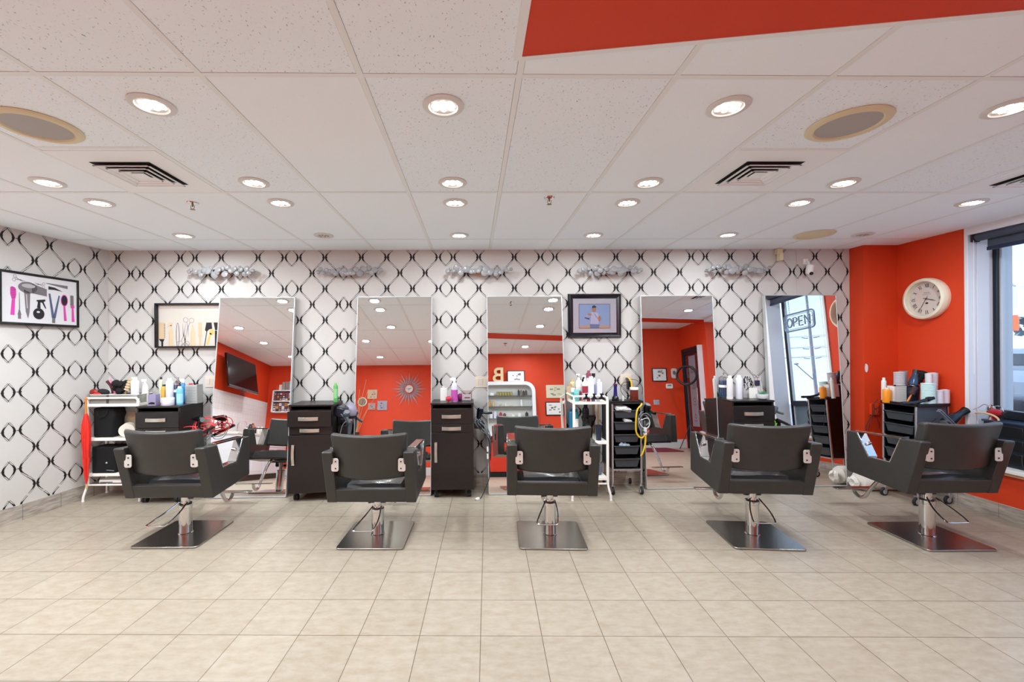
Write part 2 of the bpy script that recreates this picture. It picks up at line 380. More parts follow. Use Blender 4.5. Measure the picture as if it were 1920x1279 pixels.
br.inputs['Mortar Size'].default_value = 0.0015; br.inputs['Color1'].default_value = (*lin('dcdadb'), 1); br.inputs['Color2'].default_value = (*lin('e2e0e0'), 1); br.inputs['Mortar'].default_value = (*lin('b8b4b2'), 1)
l.new(br.outputs[0], n['Principled BSDF'].inputs['Base Color']); n['Principled BSDF'].inputs['Roughness'].default_value = 0.3
g = G(); g.bb(XL-0.1, XL, -1.3, e_[1]+0.1, 1.64, H+0.005); g.set(1); g.bb(XL-0.1, XL+0.008, -1.3, e_[1]+0.05, 0, 1.64)
struct(g, 'wall_left_rear', [orange_w, wt_m])
g = G(); g.bb(XL-0.1, -0.3, -1.3, -1.2, 0, H+0.005); struct(g, 'wall_rear_left', orange_w)
g = G(); g.bb(-0.4, -0.3, -1.2, -0.22, 0, H+0.005); struct(g, 'wall_rear_step', orange_w)
g = G(); g.bb(-0.4, RX+0.5, -0.22, -0.12, 0, H+0.005); struct(g, 'wall_rear_right', orange_w)
# pilaster
g = G(); g.bb(4.05, RX+0.1, 4.43, WY+0.12, 0, H+0.005)
g.set(1); g.prism([(4.073+0.017*math.cos(t*PI/8)-(0.006 if 2 < t < 6 else 0), 1.226+0.045*math.sin(t*PI/8)) for t in range(16)], 'y', 4.4285, 4.431)
struct(g, 'wall_pilaster', [orange_w, white_pt])
# right wall: orange pier, low wall, head, mullion columns
SILL = 0.43; HEAD = 2.43; W0, W1 = 2.80, 3.81
g = G(); g.bb(RX, RX+0.3, W1, 4.5, 0, H+0.005); struct(g, 'wall_right_pier', orange_w)
g = G(); g.bb(RX, RX+0.3, 0.93, W1, 0, SILL-0.03); struct(g, 'wall_right_low', orange_w)
g = G(); g.bb(RX, RX+0.3, 0.72, 0.93, 0, H+0.005); g.bb(RX, RX+0.3, -0.22, 0.0, 0, H+0.005); g.bb(RX, RX+0.3, 0, 0.72, 2.02, H+0.005); struct(g, 'wall_right_door', orange_w)
g = G(); g.bb(RX-0.012, RX+0.3, 0.93, W1, HEAD, H+0.005); struct(g, 'trim_2', white_pt)
g = G(); g.bb(RX-0.012, RX+0.2, 2.46, W0, SILL, HEAD); struct(g, 'wall_right_column', white_pt)
g = G()   # white jamb lining with grooves
g.bb(RX-0.012, RX+0.24, W1-0.002, W1-0.02, SILL, HEAD); g.bb(RX-0.012, RX+0.06, W1-0.02, W1-0.028, SILL, HEAD); g.bb(RX+0.075, RX+0.19, W1-0.02, W1-0.026, SILL, HEAD)
g.bb(RX-0.014, RX, W1-0.03, W1+0.0, SILL, H); struct(g, 'trim_3', white_pt, bevel=0.003)
sill_m = mat('sill_stone', 'd9d2cf', 0.35)
g = G(); g.bb(RX-0.05, RX+0.3, 0.93, W1-0.002, SILL-0.03, SILL); g.set(1).bb(RX-0.03, RX, 0.93, W1, SILL-0.055, SILL-0.03); struct(g, 'trim_4', [sill_m, mat('sill_wood', 'c79a6c', 0.5)], bevel=0.004)
fr_dark = mat('window_frame_dark', '23262f', 0.35, 0.3); fr_al = mat('window_frame_alu', 'c2c6ce', 0.4, 0.2)
for k, (a, b) in enumerate(((W0, W1-0.02), (0.93, 2.46))):
    wt = thing('window_%d' % (k+1), None, None, (RX+0.25, (a+b)/2, SILL)); tag(wt, kind='structure'); hy = (b-a)/2
    g = G(); g.set(0)
    for s in (-1, 1): g.bb(-0.028, 0.0, s*hy, s*(hy-(0.03 if s > 0 else .015)), 0, HEAD-SILL)
    g.set(1)
    g.bb(0.0, 0.10, hy, hy-0.045, 0, HEAD-SILL); g.bb(0.0, 0.03, -hy, -hy+.03, 0, HEAD-SILL)
    g.bb(0.0, 0.06, -hy, hy, 0, 0.05); g.bb(0.0, 0.06, -hy, hy, HEAD-SILL-0.05, HEAD-SILL); g.set(0).bb(-0.02, 0.05, -hy, hy, 0.38, 0.45)
    g.build('window_frame', [fr_dark, fr_al], wt, bevel=0.003)
    g = G(); g.bb(0.02, 0.026, -hy+.02, hy-.03, 0.44, HEAD-SILL-0.04); g.build('window_pane', pane_m, wt)
    g = G(); g.bb(0.02, 0.04, -hy+.02, hy-.04, 0.04, 0.39); g.build('lower_panel', mat('window_lower_panel', '5a646e', 0.25), wt)
# baseboards
def base_mat():
    m = bpy.data.materials.new('stone_baseboard'); m.use_nodes = True; n = m.node_tree.nodes; l = m.node_tree.links; b = n['Principled BSDF']
    t = n.new('ShaderNodeTexCoord'); mp = n.new('ShaderNodeMapping'); mp.inputs['Scale'].default_value = (1, 1, 6); l.new(t.outputs['Object'], mp.inputs[0])
    nz = n.new('ShaderNodeTexNoise'); nz.inputs['Scale'].default_value = 9; nz.inputs['Detail'].default_value = 7; l.new(mp.outputs[0], nz.inputs['Vector'])
    rp = n.new('ShaderNodeValToRGB'); rp.color_ramp.elements[0].color = (*lin('8c8178'), 1); rp.color_ramp.elements[1].color = (*lin('beb3a8'), 1); rp.color_ramp.elements[0].position = .3; rp.color_ramp.elements[1].position = .7
    l.new(nz.outputs['Fac'], rp.inputs[0]); l.new(rp.outputs[0], b.inputs['Base Color']); b.inputs['Roughness'].default_value = 0.4; return m
bb_m = base_mat()
BH = 0.125; jt = mat('grout', '6b6259', 0.8)
g = G(); g.bb(-3.8, 4.05, WY-0.012, WY+0.002, 0, BH); g.set(1)
for k in range(26): g.bb(-3.6+k*0.308, -3.598+k*0.308, WY-0.0125, WY-0.01, 0, BH)
struct(g, 'baseboard_far', [bb_m, jt])
g = G(); q = [lw(0, 0, 0.012), lw(L, 0, 0.012), lw(L, 0, -0.002), lw(0, 0, -0.002)]; g.prism([(p[0], p[1]) for p in q], 'z', 0, BH+0.01); g.set(1)
for k in range(5):
    q = [lw(0.17+k*.308, 0, 0.0128), lw(0.1725+k*.308, 0, 0.0128), lw(0.1725+k*.308, 0, 0), lw(0.17+k*.308, 0, 0)]; g.prism([(p[0], p[1]) for p in q], 'z', 0, BH+.01)
struct(g, 'baseboard_left', [bb_m, jt])
g = G(); g.bb(4.038, 4.052, 4.43, WY, 0, BH); g.bb(4.04, RX, 4.418, 4.432, 0, BH); g.bb(RX-0.012, RX+0.002, 0.93, 4.43, 0, BH); g.set(1)
for k in range(11): g.bb(RX-0.0125, RX-0.01, 1.1+k*.308, 1.102+k*.308, 0, BH)
struct(g, 'baseboard_right', [bb_m, jt])
wb = mat('white_baseboard', 'c9c3c4', 0.4)
g = G(); g.bb(-0.4, RX, -0.122, -0.108, 0, 0.17); g.bb(-0.412, -0.398, -1.19, -0.12, 0, 0.17); g.bb(XL, -0.41, -1.202, -1.188, 0, 0.17); struct(g, 'baseboard_rear', wb)
# ================================================================== CEILING FIXTURES
led_m = mat('led_glow', 'ffffff', 0.5, emit='fff6ea', es=14)
rim_m = mat('light_rim', 'dcdad8', 0.4)
lens_m = mat('light_lens', 'bcbab8', 0.3)
off_m = mat('led_off', 'a8a29c', 0.3)
def downlight(name='recessed_light', on=True):
    t = thing(name, '', 'ceiling light')
    g = G(); g.lathe([(0.060, 0.0), (0.088, 0.0), (0.09, -0.004), (0.082, -0.009), (0.064, -0.010), (0.060, -0.004)], seg=28); g.build('rim', rim_m, t)
    g = G(); g.lathe([(0.0, 0.0), (0.062, 0.0), (0.062, -0.003), (0.0, -0.003)], seg=24); g.build('reflector', lens_m if on else mat('lens_dim', '8f8378', 0.4), t)
    g = G()
    for (x, y) in [(-.034, .022), (0, .028), (.034, .022), (-.04, -.0), (-.013, 0), (.015, 0), (.04, 0), (-.03, -.024), (0, -.03), (.03, -.024)]:
        g.ball((x, y, -0.004), 0.0115, (1, 1, .5), 10, 6)
    g.build('led_cluster', led_m if on else off_m, t)
    return t
dl0 = downlight(); dlo = downlight('recessed_light', False)
def lamp_at(x, y, e=LAMP_W, col=(0.83, 0.95, 1.0)):
    d = bpy.data.lights.new('recessed_lamp', 'AREA'); d.shape = 'DISK'; d.size = 0.12; d.energy = e; d.color = col; d.spread = PI
    o = bpy.data.objects.new('recessed_lamp', d); COL.objects.link(o); o.location = (x, y, H-0.016)
cx_ = [-2.63, -1.363, -0.122, 1.121, 2.38, 3.66]
colname = ['farthest from the window, beside the papered left wall', 'over the second mirror gap from the left', 'over the middle cabinet', 'over the framed portrait', 'over the second mirror from the window', 'closest to the window blind']
rown = {4.01: 'small round recessed light in the tile row by the papered wall', 3.12: 'round recessed light in the row of lights just behind the sprinklers', 2.745: 'round recessed light in the row level with the air vents', 1.88: 'large looking round recessed light in the nearest tile row'}
first = True; k = 0
for y in (4.01, 3.12, 2.745, 1.88):
    for i, x in enumerate(cx_):
        if y in (1.88, 2.745) and i == 5: continue
        if y == 1.88 and i == 0: continue
        off = (y == 4.01 and i in (1, 5))
        lb = rown[y]+', '+colname[i]
        lb = ' '.join(lb.split()[:16])
        short = {4.01: 'small recessed light in the far tile row', 3.12: 'recessed light in the second row of lights from the papered wall', 2.745: 'recessed light in the row level with the air vents', 1.88: 'largest-looking recessed light in the nearest row'}[y]
        cn = ['first from the left', 'second from the left', 'third from the left', 'third from the window', 'second from the window', 'first from the window'][i]
        if y == 1.88: cn = ['', 'first from the left', 'second from the left', 'third from the left', 'cut by the right edge', ''][i]
        lb = ('unlit ' if off else 'glowing ')+short+', '+cn
        lb = lb.replace('glowing recessed light in the second row of lights from the papered wall', 'glowing light in the second row from the papered wall')
        src = dlo if off else dl0
        o = dup(src, (x, y, H-0.001), 0, lb, 'recessed ceiling lights')
        if not off: lamp_at(x, y, LAMP_W*[1.5, 1.1, .85, .85, 1.0, 1.3][i]*{4.01: .55, 3.12: 1.0, 2.745: 1.05, 1.88: .95}[y])
for (x, y, lb) in [(-3.91, 0.92, 'glowing recessed light near the wall-mounted television, seen in the leftmost mirror'), (-3.85, -0.21, 'glowing recessed light before the colour shelf, seen in the leftmost mirror'),
                   (-1.99, 1.01, 'glowing recessed light seen left in the second mirror, fourth down'), (-2.0, -0.3, 'glowing recessed light seen lowest in the second mirror above the starburst clock'),
                   (-0.77, 0.96, 'glowing recessed light cut by the right edge of the second mirror'), (1.03, 0.52, 'glowing recessed light beyond the orange ceiling strip in the middle mirror'),
                   (3.73, 1.68, 'glowing recessed light seen in the fourth mirror above the orange wall')]:
    dup(dl0, (x, y, H-0.001), 0, lb, 'recessed ceiling lights'); lamp_at(x, y, LAMP_W*.8)
for (x, y, lb) in [(-2.63, 1.88, 'added unseen recessed light in the nearest row, level with the left cream speaker'), (-3.87, 1.88, 'added unseen recessed light in the side alcove, nearer the papered side wall'), (-3.87, 2.745, 'added unseen recessed light in the side alcove, beside the papered side wall end')]:
    dup(dl0, (x, y, H-0.001), 0, lb, 'recessed ceiling lights'); lamp_at(x, y, LAMP_W*1.7)  # out-of-view fixtures added to brighten the left papered walls
for r_ in (dl0, dlo):
    for c in list(r_.children): bpy.data.objects.remove(c)
    bpy.data.objects.remove(r_)
sp_g = mat('speaker_grille', 'b4b0ac', 0.6, bump=0.8, bscale=900)
def speaker(x, y, lb, flat=False):
    t = thing('ceiling_speaker', lb, 'speaker', (x, y, H-0.002), 0, 'round ceiling speakers')
    g = G(); g.lathe([(0.128, 0), (0.165, 0), (0.166, -.004), (0.155, -.012), (0.132, -.013), (0.126, -.006)], seg=40); g.build('rim', cream, t)
    g = G(); g.lathe([(0.0, -.001), (0.13, -.001), (0.13, -.006), (0.06, -.008), (0, -.0085)], seg=40); g.build('grille', cream if flat else sp_g, t)
speaker(-2.02, 2.06, 'round cream-rimmed ceiling speaker with grey grille near the left edge')
speaker(1.775, 2.02, 'round cream-rimmed ceiling speaker with grey grille beyond the orange strip')
speaker(3.19, 4.0, 'flat all-cream round ceiling plate above the rightmost mirror', True)
vent_m = mat('vent_white', 'f2f5f8', 0.45); vdark = mat('vent_dark', '1b1614', 0.8)
def vent(x, y, lb):
    t = thing('air_vent', lb, 'air vent', (x, y, H-0.004), 0, 'square ceiling air vents')
    g = G(); g.set(0).bb(-.292, .292, -.3, .3, 0, .003)
    g.build('vent_panel', vent_m, t)
    g = G(); g.bb(-.165, .165, -.165, .165, -.002, -.0005); g.build('opening_shade', vdark, t)  # flat dark plate painting the shade behind the louvres
    for a, zz in ((.155, 0), (.115, 0), (.075, 0), (.03, 0)):
        g = G(); w2 = .033
        if a > .04:
            b = .009
            for q0, q1, q2, q3 in ((-a, a, a-b, a), (-a, a, -a, -a+b)): g.bb(q0, q1, q2, q3, -.018, -.014); g.bb(q2, q3, q0, q1, -.018, -.014)
            for s in range(4):
                c, q = math.cos(s*PI/2), math.sin(s*PI/2)
                pts = [(-a, a), (a, a), (a-w2, a-w2), (-a+w2, a-w2)]; z = [-.016, -.016, -.003, -.003]
                top = [(p[0]*c-p[1]*q, p[0]*q+p[1]*c, zt) for p, zt in zip(pts, z)]; low = [(p[0], p[1], p[2]-.0025) for p in top]
                g.add(top+low, [(0, 1, 2, 3), (7, 6, 5, 4), (0, 4, 5, 1), (1, 5, 6, 2), (2, 6, 7, 3), (3, 7, 4, 0)])
        else: g.box((0, 0, -.012), (.075, .075, .003))
        g.build('louvre', vent_m, t)
vent(-1.955, 2.61, 'square white air vent with chevron louvres, on the side of the papered left wall')
vent(1.72, 2.59, 'square white air vent with chevron louvres, beyond the cream speaker')
vent(3.55, 2.62, 'square white air vent next to the window, half seen in the fourth mirror')
for (x, y, lb) in [(-1.986, 3.125, 'small brass sprinkler head beyond the left air vent'), (0.537, 3.016, 'small brass sprinkler head above the middle mirror'), (0.62, 0.74, 'small sprinkler head beyond the orange strip, seen in the middle mirror')]:
    t = thing('fire_sprinkler', lb, 'sprinkler', (x, y, H), 0, 'ceiling sprinklers')
    g = G(); g.lathe([(0, -.001), (.038, -.001), (.036, -.006), (.012, -.009), (0, -.009)], seg=18); g.build('escutcheon', chrome, t)
    g = G(); g.cyl((0, 0, -.008), (0, 0, -.03), .007, .005, 10); g.tube([(-.012, 0, -.02), (-.013, 0, -.036), (0, 0, -.048), (.013, 0, -.036), (.012, 0, -.02)], .0022, 6); g.lathe([(0, -.047), (.017, -.048), (.017, -.05), (0, -.051)], seg=12); g.build('head', mat('brass', '8c7a60', 0.35, 0.9), t)
# ================================================================== WALL LIGHTS
def sconce(x, lb, seed):
    rr = random.Random(seed); t = thing('wall_light', lb, 'wall light', (x, WY, 2.262), 0, 'wall lights made of clustered glass discs')
    g = G(); g.bb(-.12, .12, -.03, 0, -.03, .03); g.tube([(-.33, -.035, .012), (-.15, -.045, -.008), (0, -.05, .01), (.16, -.045, -.004), (.33, -.035, .01)], .006, 8); g.build('bracket', chrome, t)
    g = G(); g.ball((0, -.05, -.015), .05, (1.6, .6, .55), 14, 8); g.build('cup', mat('copper_reflect', 'b9876a', 0.2, 0.9), t)
    n = 22
    for k in range(n):
        u = -.34+.68*(k+.5)/n+rr.uniform(-.008, .008); r = rr.uniform(.022, .036)*(1.12 if abs(u) < .15 else (.95 if abs(u) < .26 else .75))
        z = rr.uniform(-.026, .026)*(1.0 if abs(u) < .25 else .5)+(.012 if k % 2 else -.012); y = -.075-rr.uniform(0, .03)
        g = G(); g.xf((u, y, z), (rr.uniform(-.25, .25), 0, rr.uniform(-.3, .3))); g.lathe([(0, .008), (r*.8, .008), (r, 0), (r*.9, -.009), (r*.5, -.014), (0, -.015)], seg=18, axis='y'); g.build('glass_disc', frost_m, t)
for i, (x, lb) in enumerate([(-2.58, 'wall light of clustered pale glass discs above the leftmost mirror'), (-1.27, 'wall light of clustered pale glass discs above the gap left of the second mirror'), (.07, 'wall light of clustered pale glass discs left above the middle mirror'), (1.44, 'wall light of clustered pale glass discs above the framed portrait'), (2.8, 'wall light of clustered pale glass discs between the two rightmost mirrors')]):
    sconce(x, lb, 11+i)
# ================================================================== MIRRORS
def leaning_mirror(xl, xr, th, yaw_, lb, off=.05):
    wd = xr-xl; th = math.radians(th); Lh = 2.0/math.cos(th)
    t = bpy.data.objects.new('wall_mirror', None); COL.objects.link(t); tag(t, lb, 'mirror', 'tall mirrors leaning on the papered wall')
    yt = WY-off; yb = yt-2.0*math.tan(th)
    t.location = ((xl+xr)/2, yb, 0.0); t.rotation_euler = (-th, 0, math.radians(yaw_))
    # local: x along the mirror, z up its face, face at y=0
    g = G(); g.bb(-wd/2+.004, wd/2-.004, 0.0, .004, .012, Lh-.004); g.build('mirror_glass', mirror_m, t)
    g = G(); fw = .006
    g.bb(-wd/2, wd/2, .004, .036, .004, Lh)
    for s in (-1, 1): g.bb(s*wd/2, s*(wd/2-fw), -.003, .004, .004, Lh)
    g.bb(-wd/2, wd/2, -.003, .004, Lh-fw, Lh); g.bb(-wd/2, wd/2, -.003, .004, .004, .014)
    g.build('frame', mat('mirror_frame', 'c4c6c6', 0.35, 0.3), t)
    return t
leaning_mirror(-2.62, -1.845, 7.05, 0, 'tall leaning mirror farthest from the window, reflecting the television')
leaning_mirror(-1.2, -.425, 7.05, 0, 'tall leaning mirror reflecting the starburst clock')
leaning_mirror(.145, .935, 7.05, 0, 'tall leaning mirror reflecting the white display shelf and letter B')
leaning_mirror(1.765, 2.535, 3.9, 0, 'tall leaning mirror reflecting the ring light and entrance door')
leaning_mirror(3.085, 3.87, 3.5, 1, 'tall leaning mirror nearest the window, reflecting the open sign')
# ================================================================== SALON CHAIRS
def make_chair(name, lb, dz=0.0):
    t = thing(name, lb, 'salon chair', group='salon styling chairs')
    g = G(); g.prism(rrect(-.247, .247, -.253, .253, .03), 'z', 0.001, .014); g.build('base_plate', steel, t, bevel=.003)
    g = G(); g.lathe([(.0, .013), (.052, .013), (.052, .018), (.046, .022), (.046, .235+dz), (.05, .238+dz), (.05, .262+dz), (.045, .268+dz), (.03, .27+dz), (.03, .36+dz), (0, .36+dz)], seg=32); g.build('column', chrome, t)
    g = G(); g.bb(-.1, .1, -.1, .14, .35+dz, .368+dz); g.cyl((-.06, 0, .315+dz), (.06, 0, .315+dz), .014); g.box((-.055, -.01, .335+dz), (.02, .05, .05)); g.build('pump_housing', mat('dark_steel', '44444a', .35, .8), t)
    g = G(); g.tube(smooth_path([(-.03, -.03, .285+dz), (-.075, -.12, .235+dz), (-.115, -.24, .195+dz), (-.10, -.262, .19+dz), (.0, -.262, .19+dz), (.03, -.25, .195+dz), (.045, -.15, .235+dz), (.035, -.03, .285+dz)], 4), .0055, 8); g.build('pump_lever', chrome, t)
    arm = [(-.18, .365), (.325, .395), (.333, .405), (.333, .715), (.325, .728), (.235, .732), (.13, .555), (-.05, .56), (-.13, .752), (-.275, .765), (-.285, .755)]
    for s in (-1, 1):
        g = G(); g.prism([(y, z+dz) for y, z in arm], 'x', s*.255, s*.33)
        a = g.build('armrest', leather, t, bevel=.011, seg=3)
        g = G()
        g.prism([(y, z+dz) for y, z in [(-.135, .766), (.25, .744), (.25, .73), (-.13, .752)]], 'x', s*.262, s*.323)
        g.prism([(y, z+dz) for y, z in [(-.131, .753), (-.05, .561), (-.044, .565), (-.123, .753)]], 'x', s*.258, s*.327)
        g.prism([(y, z+dz) for y, z in [(-.05, .56), (.13, .555), (.128, .561), (-.046, .566)]], 'x', s*.258, s*.327)
        g.prism([(y, z+dz) for y, z in [(.13, .555), (.235, .732), (.228, .732), (.126, .561)]], 'x', s*.258, s*.327)
        g.cyl((s*.268, .175, .655+dz), (s*.3, .17, .65+dz), .012, seg=12)
        g.build('arm_trim', chrome, a, bevel=.002)
    g = G(); g.prism([(y, z+dz) for y, z in [(-.178, .366), (.30, .393), (.30, .425), (-.12, .405), (-.15, .47), (-.207, .47)]], 'x', -.262, .262); g.build('seat_frame', leather, t, bevel=.01, seg=3)
    g = G(); N = 10
    for i in range(N+1):
        for j in range(N+1):
            u, v = i/N*2-1, j/N*2-1
            e = max(0, 1-max(abs(u), abs(v))**6); z = .405+dz+.085*(e**.35)+.006*math.sin(7*v+3*u)*(1-abs(u))
            g.v.append((u*.252, .085+v*.235, z))
    for i in range(N):
        for j in range(N): k = i*(N+1)+j; g.f.append((k, k+N+1, k+N+2, k+1)); g.mi.append(0)
    g.bb(-.25, .25, -.148, .318, .39+dz, .41+dz); g.build('seat', leather_seat, t, bevel=0)
    # backrest: padded, concave in plan, leaning back
    g = G(); NU, NV = 12, 6; vs = []; fs = []
    def P(u, v, f):
        hw = .262+.014*v; x = u*hw; z = .558+.335*v-.014*(1-u*u)*(1-v)-.012*(1-u*u)*v
        yc = -.205-.085*v+.055*u*u
        return (x, yc+(f*.033), z+dz)
    for f in (-1, 1):
        for i in range(NU+1):
            for j in range(NV+1): vs.append(P(i/NU*2-1, j/NV, f))
    M_ = (NU+1)*(NV+1); idx = lambda f, i, j: f*M_+i*(NV+1)+j
    for i in range(NU):
        for j in range(NV):
            fs.append((idx(0, i, j), idx(0, i+1, j), idx(0, i+1, j+1), idx(0, i, j+1))); fs.append((idx(1, i, j), idx(1, i, j+1), idx(1, i+1, j+1), idx(1, i+1, j)))
        fs.append((idx(0, i, 0), idx(1, i, 0), idx(1, i+1, 0), idx(0, i+1, 0))); fs.append((idx(0, i, NV), idx(0, i+1, NV), idx(1, i+1, NV), idx(1, i, NV)))
    for j in range(NV):
        fs.append((idx(0, 0, j), idx(0, 0, j+1), idx(1, 0, j+1), idx(1, 0, j))); fs.append((idx(0, NU, j), idx(1, NU, j), idx(1, NU, j+1), idx(0, NU, j+1)))
    g.add(vs, fs); bk = g.build('backrest', leather, t, bevel=.02, seg=4, ang=50)
    for s in (-1, 1):
        g = G(); g.prism([(s*x, z+dz) for x, z in rrect(.215, .268, .618, .712, .014, 4)], 'y', -.262, -.255)
        g.box((s*.262, -.24, .665+dz), (.008, .04, .085)); b = g.build('hinge_plate', mat('satin_plate', 'dcd8d2', .3, .35), bk, bevel=.0015)
        b.parent = t
        for zz in (.64, .69):
            g = G(); g.cyl((s*.236, -.262, zz+dz), (s*.236, -.2655, zz+dz), .0055, seg=10); g.build('screw', mat('dark_steel'), b)
    g = G(); g.tube(smooth_path([(0, .24, .40+dz), (0, .36, .33+dz), (0, .47, .20+dz), (0, .53, .11+dz), (0, .585, .085+dz), (0, .635, .105+dz), (0, .655, .145+dz)], 5), .0155, 12); g.build('footrest_tube', chrome, t)
    g = G(); g.prism(rrect(-.18, .18, .61, .67, .008, 2), 'z', .142+dz, .152+dz); g.build('footrest', steel, t, bevel=.002)
    return t
for (x, y, rz, dz, lb) in [(-2.275, 3.47, -1, -.02, 'dark salon chair nearest the papered left wall, in front of the white cart'), (-.75, 3.40, -2, -.047, 'dark salon chair facing the starburst-clock mirror, set lowest of the five'),
                           (.585, 3.355, -4, 0, 'dark salon chair facing the middle mirror'), (2.135, 3.30, -6, .01, 'dark salon chair facing the ring-light mirror, with slight bluish sheen'), (3.44, 3.24, -1, .02, 'dark salon chair nearest the window and clock, standing by the sill')]:
    c = make_chair('salon_chair', lb, dz); c.location = (x, y, 0); c.rotation_euler.z = math.radians(rz)
# ================================================================== BLACK CABINETS
handle_m = mat('handle_satin', 'cfc8bd', 0.28, 0.8)
def handle(g, x0, x1, z0, z1, y, vert=False):
    if not vert:
        n = 6; mid = (z0+z1)/2; h = z1-z0
        top = [(x0+(x1-x0)*i/n, y-.012-.014*math.sin(PI*i/n)) for i in range(n+1)]
        g.prism(top+[(p[0], p[1]+.006) for p in reversed(top)], 'z', z0, z1)
        for x in (x0, x1): g.bb(x-.004, x+.004, y-.014, y, z0, z1)
    else:
        n = 6; top = [(y-.012-.014*math.sin(PI*i/n), z0+(z1-z0)*i/n) for i in range(n+1)]
        g.prism(top+[(p[0]+.006, p[1]) for p in reversed(top)], 'x', x0, x1)
        for z in (z0, z1): g.bb(x0, x1, y-.014, y, z-.004, z+.004)
def cabinet(x0, x1, yf, yb, lb, ajar=0.0, out1=0.0, skew=0.0):
    cx, w2 = (x0+x1)/2, (x1-x0)/2; t = thing('rolling_cabinet', lb, 'cabinet', (cx, (yf+yb)/2, 0), math.radians(skew), 'black rolling styling cabinets')
    f, b = -(yb-yf)/2, (yb-yf)/2; T = .925
    g = G(); g.bb(-w2-.004, w2+.004, f-.004, b, T-.017, T); g.build('top_slab', black_wood, t, bevel=.002)
    g = G(); g.bb(-w2, -w2+.016, f+.004, b, .085, T-.017); g.bb(w2-.016, w2, f+.004, b, .085, T-.017); g.bb(-w2, w2, b-.012, b, .085, T-.017); g.bb(-w2, w2, f+.004, b, .085, .1); g.bb(-w2+.016, w2-.016, f+.01, b, .862, .872)
    g.build('carcass', black_wood, t, bevel=.001)
    def drawer(z0, z1, o):
        g = G(); g.bb(-w2+.001, w2-.001, f-.014-o, f+.002-o, z0, z1)
        if o: g.bb(-w2+.02, w2-.02, f-o, f+.1, z0+.01, z1-.03)
        d = g.build('drawer', black_wood, t, bevel=.0015)
        g = G(); handle(g, -.095, .08, (z0+z1)/2-.015, (z0+z1)/2+.018, f-.014-o); g.build('handle', handle_m, d, bevel=.001)
    drawer(.722, .868, out1)
    g = G(); g.bb(-w2+.001, w2-.001, f-.014, f+.002, .64, .718); d = g.build('drawer', black_wood, t, bevel=.0015)
    g = G(); handle(g, -.095, .08, .664, .697, f-.014); g.build('handle', handle_m, d, bevel=.001)
    dr = bpy.data.objects.new('door', None)
    g = G(); g.bb(0, -2*w2+.002, -.014, .002, .088, .636); d = g.build('door', black_wood, t, bevel=.0015); d.location = (w2-.001, f, 0); d.rotation_euler.z = math.radians(ajar)
    bpy.data.objects.remove(dr)
    g = G(); handle(g, -2*w2+.035, -2*w2+.06, .36, .545, -.014, True); g.build('handle', handle_m, d, bevel=.001)
    for sx_ in (-1, 1):
        for sy in (f+.05, b-.05):
            g = G(); x = sx_*(w2-.045)
            for q in (-.012, .012): g.cyl((x+q-.009, sy, .028), (x+q+.009, sy, .028), .0275, seg=18)
            g.bb(x-.012, x+.012, sy-.014, sy+.03, .03, .085); g.build('caster', rubber, t, bevel=.002)
    return t
cabinet(-3.19, -2.785, 4.17, 4.53, 'black rolling cabinet right of the white cart, red cable on its side')
cabinet(-1.765, -1.355, 4.19, 4.53, 'black rolling cabinet between the two leftmost mirrors, top drawer pulled out', ajar=3.5, out1=.035, skew=1.5)
cabinet(-.412, -.002, 4.22, 4.56, 'black rolling cabinet left of the middle mirror, pink spray bottle on top')
cabinet(2.54, 2.955, 4.22, 4.56, 'black rolling cabinet between the two rightmost mirrors, blue jar on top')
# ================================================================== CARTS AND TROLLEYS
def white_cart(x0, x1, yf, yb, zs, zt, lb, hooks=False):
    t = thing('white_cart', lb, 'cart', ((x0+x1)/2, (yf+yb)/2, 0), 0, 'white metal shelf carts'); w2 = (x1-x0)/2; f, b = -(yb-yf)/2, (yb-yf)/2
    for sx_ in (-1, 1):
        for y in (f, b):
            s = 1 if y > 0 else -1
            g = G(); x = sx_*w2; g.bb(x-.011, x+.011, y-.011, y+.011, .15, zt+.03)
            g.tube([(x, y, .17), (x+sx_*.004, y+s*.006, .13), (x+sx_*.022, y+s*.02, .05), (x+sx_*.024, y+s*.022, .012)], .011, 8); g.cyl((x+sx_*.024, y+s*.022, 0), (x+sx_*.024, y+s*.022, .014), .012)
            g.build('leg', white_mt, t, bevel=.002)
    for z in zs:
        g = G(); g.bb(-w2+.008, w2-.008, f, b, z-.008, z); 
        for y in (f, b): g.bb(-w2+.008, w2-.008, y-.004, y+.004, z-.022, z+.006)
        for x in (-w2+.008, w2-.008): g.bb(x-.004, x+.004, f, b, z-.022, z+.006)
        g.build('shelf', white_mt, t, bevel=.0015)
    g = G()
    for y in (f, b): g.tube(smooth_path([(-w2-.01, y, zt+.06), (w2-.06, y, zt+.06), (w2-.015, y, zt+.052), (w2+.0, y, zt+.02), (w2, y, zt-.01)], 4), .0095, 8)
    g.tube([(-w2, f, zt+.06), (-w2, b, zt+.06)], .0095, 8)
    for x in (-w2, w2):
        for y in (f, b): g.tube([(x, y, zt), (x, y, zt+.055)], .0095, 8)
    g.build('top_rail', white_mt, t)
    g = G(); g.bb(-w2, w2, f-.006, f+.006, .15, .164); g.bb(-w2, w2, b-.006, b+.006, .15, .164); g.build('lower_bar', white_mt, t, bevel=.001)
    return t
white_cart(-3.735, -3.245, 4.27, 4.50, [.262, .605, .935], .935, 'white metal cart beside the papered left wall, loaded with brushes and bottles')
white_cart(.955, 1.275, 4.12, 4.50, [.212, .555, .935], .93, 'white metal cart right of the middle mirror, crowded with hair products')
